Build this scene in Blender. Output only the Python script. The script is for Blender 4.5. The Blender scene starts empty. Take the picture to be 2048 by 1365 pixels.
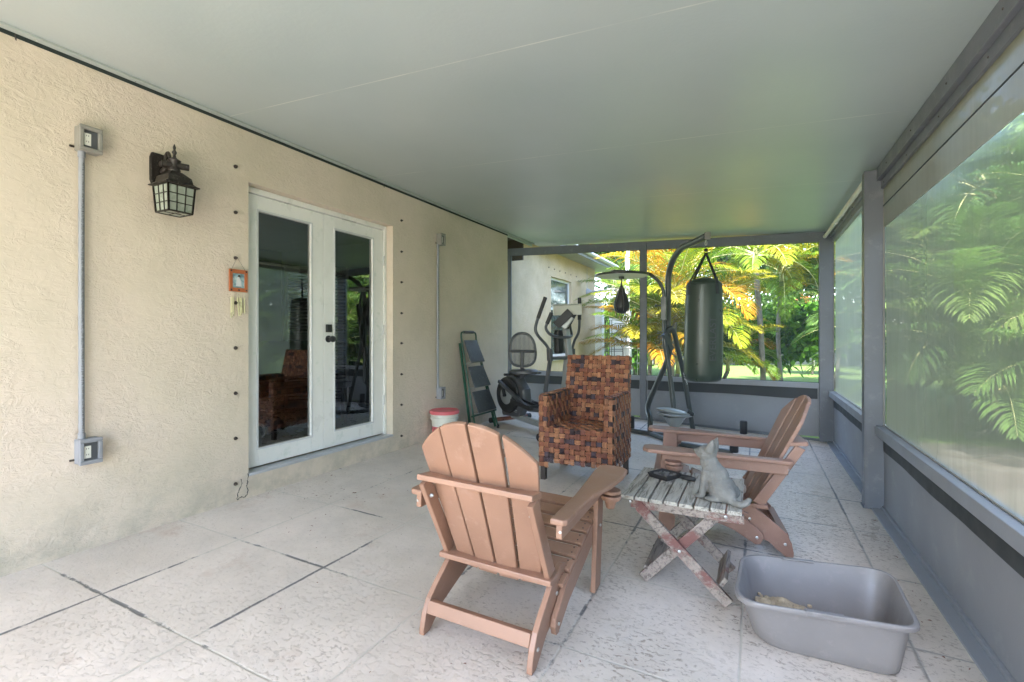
import bpy, math, random
import numpy as np
from mathutils import Vector, Matrix
from mathutils import noise as mnoise
R = math.radians
S = bpy.context.scene
COL = S.collection

# ------------------------------------------------------------------ camera
F_PX, TH, HZ, CH = 968.33, math.radians(26.6613), 671.5, 1.186
cd = bpy.data.cameras.new('camera')
cam = bpy.data.objects.new('camera', cd)
COL.objects.link(cam)
cam.location = (0, 0, CH)
cam.rotation_euler = (R(90), 0, TH)
cd.sensor_width = 36
cd.lens = F_PX / 2048 * 36
cd.shift_y = -(682.5 - HZ) / 2048
cd.clip_start = 0.05
cd.clip_end = 500
S.camera = cam

# ------------------------------------------------------------------ light
SUN_EL, SUN_AZ = 60, 186          # azimuth clockwise from +Y
w = bpy.data.worlds.new('World')
S.world = w
w.use_nodes = True
nt = w.node_tree
nt.nodes.clear()
sky = nt.nodes.new('ShaderNodeTexSky')
sky.sky_type = 'NISHITA'
sky.sun_disc = False
sky.sun_elevation = R(SUN_EL)
sky.sun_rotation = R(SUN_AZ)
sky.air_density = 1.0
sky.dust_density = 1.5
sky.ozone_density = 1.0
bg = nt.nodes.new('ShaderNodeBackground')
bg.inputs[1].default_value = 0.15
wo = nt.nodes.new('ShaderNodeOutputWorld')
nt.links.new(sky.outputs[0], bg.inputs[0])
nt.links.new(bg.outputs[0], wo.inputs[0])
sl = bpy.data.lights.new('sun', 'SUN')
sl.energy = 2.2
sl.angle = R(0.6)
sl.color = (1.0, 0.95, 0.87)
sun = bpy.data.objects.new('sun', sl)
COL.objects.link(sun)
sd = Vector((math.sin(R(SUN_AZ)) * math.cos(R(SUN_EL)), math.cos(R(SUN_AZ)) * math.cos(R(SUN_EL)), math.sin(R(SUN_EL))))
sun.rotation_euler = sd.to_track_quat('Z', 'Y').to_euler()
sun.location = (0, 0, 20)
S.view_settings.view_transform = 'Standard'
S.view_settings.look = 'None'
S.view_settings.exposure = 3.85
S.view_settings.gamma = 1
S.view_settings.use_curve_mapping = False
S.cycles.max_bounces = 10
S.cycles.diffuse_bounces = 6
S.cycles.transparent_max_bounces = 16
S.cycles.use_denoising = True
S.cycles.sample_clamp_indirect = 6

# ------------------------------------------------------------------ geometry of the place
XW, SF = -3.31, 0.045              # house wall plane, floor fall towards the screens
def fz(x): return -SF * (x - XW)
def ray(px, py):
    r = (px - 1024) / F_PX
    return Vector((r * math.cos(TH) - math.sin(TH), math.cos(TH) + r * math.sin(TH), (HZ - py) / F_PX))
CAMP = Vector((0, 0, CH))
def aX(px, py, x):
    d = ray(px, py); return CAMP + d * (x / d.x)
def aY(px, py, y):
    d = ray(px, py); return CAMP + d * (y / d.y)
def aZ(px, py, z):
    d = ray(px, py); return CAMP + d * ((z - CH) / d.z)
def aD(px, py, D): return CAMP + ray(px, py) * D
def aF(px, py, dz=0.0):
    d = ray(px, py)
    return CAMP + d * ((dz + SF * XW - CH) / (d.z + SF * d.x))

# ------------------------------------------------------------------ materials
MATS = {}
class NT:
    def __init__(s, name):
        s.m = bpy.data.materials.new(name)
        s.m.use_nodes = True
        s.t = s.m.node_tree
        s.t.nodes.clear()
        s.out = s.n('ShaderNodeOutputMaterial')
    def n(s, typ, **kw):
        nd = s.t.nodes.new(typ)
        for k, v in kw.items():
            if k.startswith('i_'):
                nd.inputs[k[2:].replace('_', ' ')].default_value = v
            else:
                setattr(nd, k, v)
        return nd
    def l(s, a, b): s.t.links.new(a, b)
    def coord(s, scale=(1, 1, 1), rot=(0, 0, 0), kind='Object'):
        tc = s.n('ShaderNodeTexCoord'); mp = s.n('ShaderNodeMapping')
        mp.inputs['Scale'].default_value = scale
        mp.inputs['Rotation'].default_value = rot
        s.l(tc.outputs[kind], mp.inputs[0]); return mp.outputs[0]
    def noise(s, vec, scale, detail=4, rough=0.55, dist=0.0):
        nd = s.n('ShaderNodeTexNoise')
        nd.inputs['Scale'].default_value = scale; nd.inputs['Detail'].default_value = detail
        nd.inputs['Roughness'].default_value = rough; nd.inputs['Distortion'].default_value = dist
        if vec is not None: s.l(vec, nd.inputs['Vector'])
        return nd.outputs['Fac']
    def ramp(s, fac, stops, interp='LINEAR'):
        r = s.n('ShaderNodeValToRGB'); r.color_ramp.interpolation = interp
        el = r.color_ramp.elements
        while len(el) < len(stops): el.new(0.5)
        for e, (p, c) in zip(el, stops):
            e.position = p
            e.color = (c, c, c, 1) if isinstance(c, (int, float)) else (*c, 1)
        s.l(fac, r.inputs[0]); return r.outputs[0]
    def mix(s, fac, a, b, mode='MIX'):
        m = s.n('ShaderNodeMix'); m.data_type = 'RGBA'; m.blend_type = mode
        for ix, v in ((0, fac), (6, a), (7, b)):
            sock = m.inputs[ix]
            if isinstance(v, (int, float)): sock.default_value = v if ix == 0 else (v, v, v, 1)
            elif isinstance(v, tuple): sock.default_value = (*v, 1)
            else: s.l(v, sock)
        return m.outputs[2]
    def math(s, op, a, b=None, c=None):
        m = s.n('ShaderNodeMath'); m.operation = op
        for i, v in enumerate((a, b, c)):
            if v is None: continue
            if isinstance(v, (int, float)): m.inputs[i].default_value = v
            else: s.l(v, m.inputs[i])
        return m.outputs[0]
    def bump(s, h, strength=0.3, dist=0.01, nrm=None):
        b = s.n('ShaderNodeBump'); b.inputs['Strength'].default_value = strength
        b.inputs['Distance'].default_value = dist
        s.l(h, b.inputs['Height'])
        if nrm is not None: s.l(nrm, b.inputs['Normal'])
        return b.outputs[0]
    def bsdf(s, col=(.5, .5, .5), rough=0.6, metal=0.0, nrm=None, **kw):
        p = s.n('ShaderNodeBsdfPrincipled')
        for nm, v in (('Base Color', col), ('Roughness', rough), ('Metallic', metal)):
            if isinstance(v, tuple): p.inputs[nm].default_value = (*v, 1)
            elif isinstance(v, (int, float)): p.inputs[nm].default_value = v
            else: s.l(v, p.inputs[nm])
        if nrm is not None: s.l(nrm, p.inputs['Normal'])
        for k, v in kw.items(): p.inputs[k.replace('_', ' ')].default_value = v
        return p.outputs[0]
    def done(s, sh):
        s.l(sh, s.out.inputs['Surface']); return s.m

def paint(name, col, rough=0.45, var=0.12, metal=0.0, bump=0.08, scale=6.0, spec=0.5, dirt=None, fine=60.0):
    t = NT(name); v = t.coord()
    a = t.noise(v, scale, 5)
    dark = tuple(c * (1 - var) for c in col); lite = tuple(min(1, c * (1 + var)) for c in col)
    c = t.ramp(a, [(0.3, dark), (0.7, lite)])
    if dirt:
        d = t.ramp(t.noise(v, scale * 3.3, 8, 0.7), [(0.56, 0.0), (0.72, 1.0)])
        c = t.mix(d, c, dirt)
    rr = t.ramp(t.noise(v, scale * 2, 4), [(0.3, max(0, rough - .08)), (0.7, min(1, rough + .1))])
    nrm = t.bump(t.noise(v, fine, 3), bump, 0.004)
    return t.done(t.bsdf(c, rr, metal, nrm, Specular_IOR_Level=spec))

def mk_materials():
    M = MATS
    # stucco
    def stucco(name, c1, c2, c3):
        t = NT(name); v = t.coord(); 
        big = t.noise(v, 1.1, 5, 0.6); med = t.noise(v, 7, 5, 0.6, 0.6)
        c = t.ramp(big, [(0.33, c1), (0.52, c2), (0.7, c3)])
        c = t.mix(t.ramp(med, [(0.42, 0.0), (0.75, 0.35)]), c, c1)
        vs = t.coord((5.0, 5.0, 5.0), (0.5, 0, 0.0))
        k1 = t.ramp(t.noise(vs, 3.0, 6, 0.62, 1.4), [(0.46, 0.0), (0.53, 1.0)])
        vs2 = t.coord((16, 7, 16), (0.7, 0, 0))
        k2 = t.ramp(t.noise(vs2, 1.6, 5, 0.6, 1.8), [(0.5, 0.0), (0.56, 1.0)])
        h = t.math('ADD', t.math('MULTIPLY', k1, 0.5), t.math('MULTIPLY', k2, 0.6))
        h = t.math('ADD', h, t.math('MULTIPLY', t.noise(v, 70, 4), 0.45))
        # fades to smoother patches
        sm = t.ramp(t.noise(v, 2.3, 4), [(0.40, 0.12), (0.62, 1.0)])
        h = t.math('MULTIPLY', h, sm)
        n = t.bump(h, 0.40, 0.015)
        # grime near the foot of the wall
        sx = t.n('ShaderNodeSeparateXYZ'); t.l(v, sx.inputs[0])
        foot = t.math('MULTIPLY', t.ramp(sx.outputs[2], [(0.0, 1.0), (0.45, 0.0)]), t.ramp(t.noise(v, 5, 7, .7), [(.42, 0.0), (.62, .55)]))
        c = t.mix(foot, c, (0.33, 0.31, 0.25))
        return t.done(t.bsdf(c, 0.75, 0, n, Specular_IOR_Level=0.25))
    M['stucco'] = stucco('cream_stucco', (0.57, 0.495, 0.39), (0.65, 0.555, 0.45), (0.69, 0.58, 0.485))
    M['stucco_wing'] = stucco('peach_stucco', (0.40, 0.31, 0.20), (0.50, 0.385, 0.26), (0.54, 0.41, 0.29))
    # ceiling
    t = NT('ceiling_paint'); v = t.coord(); sx = t.n('ShaderNodeSeparateXYZ'); t.l(v, sx.inputs[0])
    c = t.ramp(t.noise(v, 0.7, 4), [(0.3, (0.33, 0.392, 0.39)), (0.7, (0.38, 0.435, 0.435))])
    seam = t.math('ABSOLUTE', t.math('SUBTRACT', t.math('FRACT', t.math('DIVIDE', t.math('SUBTRACT', sx.outputs[1], 2.13 + .7275 - 14.55), 1.455)), 0.5))
    line = t.math('LESS_THAN', seam, 0.0028)
    wear = t.ramp(t.noise(v, 2.2, 5), [(.42, 0.15), (.6, 1.0)])
    c = t.mix(t.math('MULTIPLY', line, wear), c, (0.55, 0.57, 0.53))
    h = t.math('ADD', t.math('MULTIPLY', t.noise(t.coord((1, 1, 1)), 48, 1), .55), t.math('MULTIPLY', t.noise(v, 7, 2), 0.8))
    h = t.math('SUBTRACT', h, t.math('MULTIPLY', line, 1.5))
    n = t.bump(h, 0.34, 0.004)
    M['ceiling'] = t.done(t.bsdf(c, t.ramp(t.noise(v, 1.3, 4), [(.3, .33), (.7, .42)]), 0, n, Specular_IOR_Level=1.6))
    # floor
    t = NT('porch_floor'); v = t.coord(); sx = t.n('ShaderNodeSeparateXYZ'); t.l(v, sx.inputs[0])
    x, y = sx.outputs[0], sx.outputs[1]
    wob = t.math('MULTIPLY', t.math('SUBTRACT', t.noise(v, 5, 3), 0.5), 0.012)
    xx = t.math('ADD', x, wob); yy = t.math('ADD', y, wob)
    big = t.noise(v, 0.8, 5, .6); med = t.noise(v, 4, 6, .65)
    c = t.ramp(big, [(0.3, (0.54, 0.475, 0.405)), (0.55, (0.68, 0.60, 0.525)), (0.72, (0.74, 0.645, 0.57))])
    c = t.mix(t.ramp(med, [(.4, 0.0), (.7, .4)]), c, (0.45, 0.40, 0.345))
    # knock-down texture: shallow recesses, browner where paint has worn
    kn = t.noise(t.coord((1, 1.6, 1)), 38, 7, .66, .6)
    pit = t.ramp(kn, [(0.40, 1.0), (0.455, 0.0)])
    zone = t.ramp(t.noise(v, 1.3, 4), [(0.42, 0.0), (0.62, 0.6)])
    rightz = t.ramp(t.math('ADD', t.math('MULTIPLY', x, 0.25), t.math('ADD', 0.62, t.math('MULTIPLY', t.math('SUBTRACT', big, .5), .6))), [(0.12, 0.0), (0.55, 1.0)])
    zone = t.math('MINIMUM', t.math('ADD', t.math('MULTIPLY', zone, 0.40), t.math('MULTIPLY', t.math('MULTIPLY', rightz, t.ramp(t.noise(v, 2.7, 4), [(.35, .15), (.6, 1.0)])), 0.75)), 1.0)
    c = t.mix(t.math('MULTIPLY', pit, zone), c, (0.27, 0.215, 0.165))
    speck = t.ramp(t.noise(v, 75, 3, .6, .5), [(0.30, 1.0), (0.34, 0.0)])
    c = t.mix(t.math('MULTIPLY', speck, 0.5), c, (0.16, 0.14, 0.12))
    red = t.math('MULTIPLY', t.ramp(t.noise(v, 2.6, 5, .7), [(0.58, 0.0), (0.72, 0.5)]), t.ramp(x, [(0.0, 1.0), (0.001, 0.0)]))
    c = t.mix(red, c, (0.50, 0.36, 0.28))
    # grooves
    gx = t.math('ABSOLUTE', t.math('SUBTRACT', t.math('FRACT', t.math('DIVIDE', t.math('ADD', xx, 2.735 + .335 + 6.7), 0.67)), 0.5))
    den = t.math('ADD', 1.0, t.math('MULTIPLY', t.math('ADD', x, 3.31), 0.0178))
    gy = t.math('ABSOLUTE', t.math('SUBTRACT', t.math('FRACT', t.math('DIVIDE', t.math('ADD', t.math('DIVIDE', yy, den), 6.72 - 0.48 + .336), 0.672)), 0.5))
    lx = t.ramp(gx, [(0.005, 1.0), (0.009, 0.0)]); ly = t.ramp(gy, [(0.004, 1.0), (0.008, 0.0)])
    wx = t.ramp(gx, [(0.010, 1.0), (0.015, 0.0)]); wy = t.ramp(gy, [(0.010, 1.0), (0.015, 0.0)])
    gn = t.noise(v, 1.15, 3, .5); gn2 = t.noise(t.coord((1, 1, 1)), 14, 5, .7)
    dark = t.ramp(t.math('ADD', t.math('MULTIPLY', gn, 0.72), t.math('MULTIPLY', gn2, 0.28)), [(0.50, 0.0), (0.535, 1.0)])
    rx = t.math('GREATER_THAN', x, 0.3)
    dark = t.math('MAXIMUM', dark, t.math('MULTIPLY', rx, 0.6))
    g = t.math('MAXIMUM', t.math('MAXIMUM', lx, ly), t.math('MULTIPLY', t.math('MULTIPLY', t.math('MAXIMUM', wx, wy), dark), t.ramp(gn2, [(.40, 0.0), (.5, 1.0)])))
    gc = t.mix(dark, (0.54, 0.50, 0.43), (0.12, 0.12, 0.12))
    c = t.mix(t.math('MULTIPLY', g, 0.92), c, gc)
    h = t.math('SUBTRACT', t.math('ADD', t.math('MULTIPLY', pit, -0.8), t.math('MULTIPLY', t.noise(v, 45, 5), 0.9)), t.math('MULTIPLY', g, 0.9))
    n = t.bump(h, 0.55, 0.006)
    rg = t.math('ADD', t.math('SUBTRACT', t.ramp(t.noise(v, 3, 4), [(.3, .36), (.7, .52)]), t.math('MULTIPLY', rightz, .10)), t.math('MULTIPLY', pit, 0.2))
    M['floor'] = t.done(t.bsdf(c, rg, 0, n, Specular_IOR_Level=0.5))
    M['gray'] = paint('gray_enamel', (0.135, 0.145, 0.165), 0.42, 0.10, bump=0.10, dirt=(0.20, 0.21, 0.22), scale=3)
    M['gray_lt'] = paint('gray_enamel_sill', (0.25, 0.26, 0.28), 0.40, 0.08, bump=0.08, scale=3)
    M['panel'] = paint('gray_kick_panel', (0.245, 0.25, 0.265), 0.5, 0.09, bump=0.12, scale=2, dirt=(0.29, 0.295, 0.30))
    M['strip'] = paint('charcoal_fabric', (0.045, 0.05, 0.053), 0.7, 0.15, scale=5)
    M['dark_gap'] = paint('dark_gap', (0.02, 0.03, 0.028), 0.8)
    M['trim'] = paint('ceiling_flange', (0.36, 0.40, 0.375), 0.5, .08)
    M['soffit'] = paint('brown_soffit', (0.05, 0.035, 0.028), 0.8, .3)
    M['door'] = paint('white_door_paint', (0.78, 0.775, 0.74), 0.32, 0.04, bump=0.05, dirt=(0.62, 0.66, 0.60), scale=2.5)
    M['tile'] = paint('gray_sill_tile', (0.42, 0.43, 0.45), 0.4, 0.15, scale=5)
    M['black'] = paint('black_metal', (0.022, 0.022, 0.023), 0.38, .2)
    M['black_pl'] = paint('black_plastic', (0.025, 0.025, 0.027), 0.5, .2)
    M['char'] = paint('charcoal_plastic', (0.075, 0.078, 0.085), 0.42, .15)
    M['tube'] = paint('dark_steel_tube', (0.05, 0.058, 0.056), 0.38, .08, bump=.0, spec=.7)
    M['silver'] = paint('grey_silver_paint', (0.33, 0.345, 0.34), 0.35, .08, metal=0.3, bump=.03)
    M['clear_gr'] = paint('pale_console_plastic', (0.50, 0.50, 0.44), 0.35, .08)
    M['box'] = paint('grey_pvc', (0.235, 0.225, 0.20), 0.45, .08, scale=10)
    M['pipe'] = paint('grey_pvc_pipe', (0.25, 0.258, 0.28), 0.45, .08)
    M['white'] = paint('white_paint', (0.60, 0.61, 0.61), 0.4, .06)
    M['offwhite'] = paint('offwhite_plastic', (0.66, 0.65, 0.58), 0.35, .06)
    M['pink'] = paint('faded_red_lid', (0.62, 0.13, 0.15), 0.4, .12)
    M['poly'] = paint('brown_poly_lumber', (0.30, 0.168, 0.112), 0.42, 0.14, bump=0.2, scale=3, fine=140, dirt=(0.37, 0.225, 0.165))
    M['poly2'] = paint('weathered_brown_poly_lumber', (0.27, 0.155, 0.115), 0.45, 0.16, bump=0.2, scale=5, fine=140, dirt=(0.33, 0.21, 0.165))
    M['bolt'] = paint('steel_bolt', (0.55, 0.55, 0.53), 0.3, .1, metal=0.8)
    M['rust'] = paint('dark_bolt', (0.07, 0.055, 0.05), 0.5, .3, metal=.5)
    M['tub'] = paint('grey_tub_plastic', (0.205, 0.19, 0.185), 0.42, 0.07, bump=0.10, scale=5, dirt=(0.25, 0.225, 0.22))
    M['bag'] = paint('green_grey_vinyl', (0.036, 0.052, 0.042), 0.32, .10, bump=0.12, scale=3, fine=9)
    M['green'] = paint('dark_green_steel', (0.012, 0.065, 0.04), 0.35, .15)
    M['step'] = paint('step_rubber', (0.045, 0.045, 0.048), 0.5, .25, dirt=(0.16, 0.16, 0.165), scale=9)
    M['copper'] = paint('rusty_tube', (0.22, 0.09, 0.06), 0.35, .2)
    M['lantern'] = paint('aged_bronze', (0.025, 0.02, 0.017), 0.42, .3, metal=.3, dirt=(0.16, 0.15, 0.13), scale=18)
    M['frost'] = paint('frosted_glass', (0.30, 0.33, 0.27), 0.3, .12)
    M['brass'] = paint('pale_brass', (0.62, 0.58, 0.36), 0.3, .1, metal=.5)
    M['oframe'] = paint('terracotta_wood', (0.42, 0.125, 0.045), 0.5, .2)
    M['stone'] = paint('grey_cast_stone', (0.165, 0.162, 0.15), 0.75, 0.3, bump=1.0, scale=16, dirt=(0.24, 0.19, 0.17), fine=130)
    M['litter'] = paint('clay_litter', (0.42, 0.33, 0.22), 0.9, .3, bump=0.9, scale=20, dirt=(.18, .13, .09), fine=120)
    M['ash'] = paint('ash', (0.13, 0.125, 0.12), 0.9, .6, bump=.8, scale=40)
    M['lawn'] = None
    # weathered wood
    def wood(name, base, gr, red, redamt):
        t = NT(name); v = t.coord((1, 1, 1)); 
        sx = t.coord((55, 5, 55))
        g = t.noise(sx, 1.0, 6, .65, .8)
        c = t.ramp(g, [(0.35, gr), (0.5, base), (0.7, tuple(min(1, b * 1.25) for b in base))])
        r = t.ramp(t.noise(t.coord((9, 9, 9)), 1.0, 6, .7, .3), [(0.5 - redamt * .25, 1.0), (0.56 - redamt * .25 + .03, 0.0)]) if redamt < 0 else t.ramp(t.noise(t.coord((6, 6, 6)), 1.0, 7, .72, .3), [(0.62 - redamt * .3, 0.0), (0.70 - redamt * .3, 1.0)])
        c = t.mix(r, c, red)
        return t.done(t.bsdf(c, 0.7, 0, t.bump(g, 0.5, 0.004), Specular_IOR_Level=.3))
    M['slat'] = wood('weathered_slat', (0.40, 0.375, 0.33), (0.13, 0.115, 0.10), (0.30, 0.27, 0.23), 0.1)
    M['redwood'] = wood('peeling_red_paint', (0.27, 0.225, 0.195), (0.10, 0.08, 0.07), (0.175, 0.08, 0.07), 0.38)
    M['oldwood'] = wood('grey_old_wood', (0.26, 0.225, 0.195), (0.09, 0.075, 0.065), (0.22, 0.08, 0.065), 0.16)
    # wicker: colour from attribute, fine strand bump
    t = NT('woven_rattan'); at = t.n('ShaderNodeAttribute'); at.attribute_name = 'Col'
    v = t.coord(); nz = t.ramp(t.noise(v, 220, 2), [(.3, .75), (.7, 1.15)])
    c = t.mix(1.0, at.outputs['Color'], nz, 'MULTIPLY')
    M['wicker'] = t.done(t.bsdf(c, 0.38, 0, t.bump(t.noise(v, 260, 2), .25, .002)))
    # leaves
    def leaf(name, tr=0.35, rough=.6):
        t = NT(name); at = t.n('ShaderNodeAttribute'); at.attribute_name = 'Col'
        p = t.bsdf(at.outputs['Color'], rough, 0, None, Specular_IOR_Level=.12)
        tl = t.n('ShaderNodeBsdfTranslucent')
        t.l(t.mix(1.0, at.outputs['Color'], (1.0, 1.1, .6), 'MULTIPLY'), tl.inputs[0])
        mx = t.n('ShaderNodeMixShader'); mx.inputs[0].default_value = tr
        t.l(p, mx.inputs[1]); t.l(tl.outputs[0], mx.inputs[2])
        return t.done(mx.outputs[0])
    M['leaf'] = leaf('foliage')
    M['bark'] = paint('bark', (0.17, 0.145, 0.115), 0.85, .3, bump=.6, scale=5, fine=25)
    M['palm_bark'] = paint('ringed_palm_bark', (0.12, 0.11, 0.09), 0.8, .3, bump=.4, scale=9, fine=30)
    M['crownshaft'] = paint('pale_crown_shaft', (0.42, 0.40, 0.17), 0.5, .2)
    # lawn
    t = NT('lawn_grass'); v = t.coord()
    a = t.noise(v, 0.35, 5, .6); b = t.noise(v, 9, 6, .7)
    c = t.ramp(a, [(.3, (0.085, 0.135, 0.034)), (.6, (0.115, 0.17, 0.042)), (.8, (0.14, 0.18, 0.055))])
    c = t.mix(t.ramp(b, [(.4, 0.0), (.65, .6)]), c, (0.06, 0.125, 0.025))
    M['lawn'] = t.done(t.bsdf(c, 0.85, 0, t.bump(t.noise(v, 40, 5), .8, .03), Specular_IOR_Level=.2))
    t = NT('side_path'); v = t.coord()
    a = t.noise(v, 1.6, 5, .6, .4); b = t.noise(v, 14, 6, .7)
    c = t.ramp(a, [(.42, (0.05, 0.042, 0.033)), (.52, (0.075, 0.07, 0.055)), (.58, (0.085, 0.082, 0.07))])
    c = t.mix(t.ramp(b, [(.42, 0.0), (.65, .5)]), c, (0.07, 0.055, 0.04))
    M['path'] = t.done(t.bsdf(c, 0.85, 0, t.bump(b, .6, .02)))
    # glass
    def glass(name, tint, ior, tr):
        t = NT(name)
        fr = t.n('ShaderNodeFresnel'); fr.inputs[0].default_value = ior
        g = t.n('ShaderNodeBsdfGlossy'); g.inputs['Roughness'].default_value = 0.004; g.inputs[0].default_value = (.95, .97, .96, 1)
        tp = t.n('ShaderNodeBsdfTransparent'); tp.inputs[0].default_value = (*tint, 1)
        mx = t.n('ShaderNodeMixShader'); t.l(fr.outputs[0], mx.inputs[0]); t.l(tp.outputs[0], mx.inputs[1]); t.l(g.outputs[0], mx.inputs[2])
        return t.done(mx.outputs[0])
    M['glass'] = glass('tinted_door_glass', (.50, .55, .55), 2.6, .1)
    M['winglass'] = paint('dark_window_glass', (0.05, 0.065, 0.062), 0.06, .1, bump=0)
    # screens
    def screen(name, col, lo, hi, streak, blur=0.0, ygrad=0):
        t = NT(name)
        v = t.coord((1.0, 1.0, 0.10)); s1 = t.noise(v, streak, 5, .65, .8)
        v2 = t.coord((1, 1, 1)); s2 = t.noise(v2, .9, 3)
        f = t.ramp(t.math('ADD', t.math('MULTIPLY', s1, .55), t.math('MULTIPLY', s2, .45)), [(.35, lo), (.65, hi)])
        if ygrad:
            sx = t.n('ShaderNodeSeparateXYZ'); t.l(v2, sx.inputs[0])
            f = t.math('MINIMUM', t.math('ADD', f, t.math('MULTIPLY', t.ramp(t.math('MULTIPLY', t.math('ADD', sx.outputs[1], ygrad), .2), [(.50, 0.0), (.95, 1.0)]), .28)), .93)
        d = t.n('ShaderNodeBsdfDiffuse'); d.inputs[0].default_value = (*col, 1)
        tl = t.n('ShaderNodeBsdfTranslucent'); tl.inputs[0].default_value = (*col, 1)
        md = t.n('ShaderNodeMixShader'); md.inputs[0].default_value = .55
        t.l(d.outputs[0], md.inputs[1]); t.l(tl.outputs[0], md.inputs[2])
        tp = t.n('ShaderNodeBsdfTransparent')
        clear = tp.outputs[0]
        if blur > 0:
            rf = t.n('ShaderNodeBsdfRefraction'); rf.inputs['IOR'].default_value = 1.03; rf.inputs['Roughness'].default_value = .32
            mb = t.n('ShaderNodeMixShader'); mb.inputs[0].default_value = blur
            t.l(tp.outputs[0], mb.inputs[1]); t.l(rf.outputs[0], mb.inputs[2]); clear = mb.outputs[0]
        mx = t.n('ShaderNodeMixShader'); t.l(f, mx.inputs[0]); t.l(clear, mx.inputs[1]); t.l(md.outputs[0], mx.inputs[2])
        return t.done(mx.outputs[0])
    M['shade'] = screen('shade_cloth', (0.145, 0.145, 0.105), 0.46, 0.74, 12.0, 0.35, ygrad=2.8)
    M['shade2'] = screen('dense_shade_cloth', (0.27, 0.28, 0.23), 0.74, 0.88, 9.0)
    M['band'] = screen('beige_cloth_band', (0.40, 0.38, 0.31), 0.72, 0.85, 9.0)
    M['insect'] = screen('insect_screen', (0.45, 0.47, 0.48), 0.05, 0.09, 3.0)
    # picture
    t = NT('faded_picture'); v = t.coord()
    a = t.noise(v, 30, 3)
    c = t.ramp(a, [(.35, (0.12, 0.20, 0.24)), (.55, (0.32, 0.45, 0.48)), (.7, (0.5, 0.6, 0.58))])
    M['picture'] = t.done(t.bsdf(c, .4))
    t = NT('louvre_white'); v = t.coord()
    M['louvre'] = paint('louvre_paint', (0.5, 0.5, 0.5), .5)
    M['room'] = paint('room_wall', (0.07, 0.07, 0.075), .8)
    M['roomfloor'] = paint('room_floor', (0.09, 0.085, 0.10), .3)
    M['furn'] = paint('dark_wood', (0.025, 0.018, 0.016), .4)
    M['jug'] = paint('milky_plastic', (0.40, 0.46, 0.44), .35)
mk_materials()
M = MATS

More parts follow.
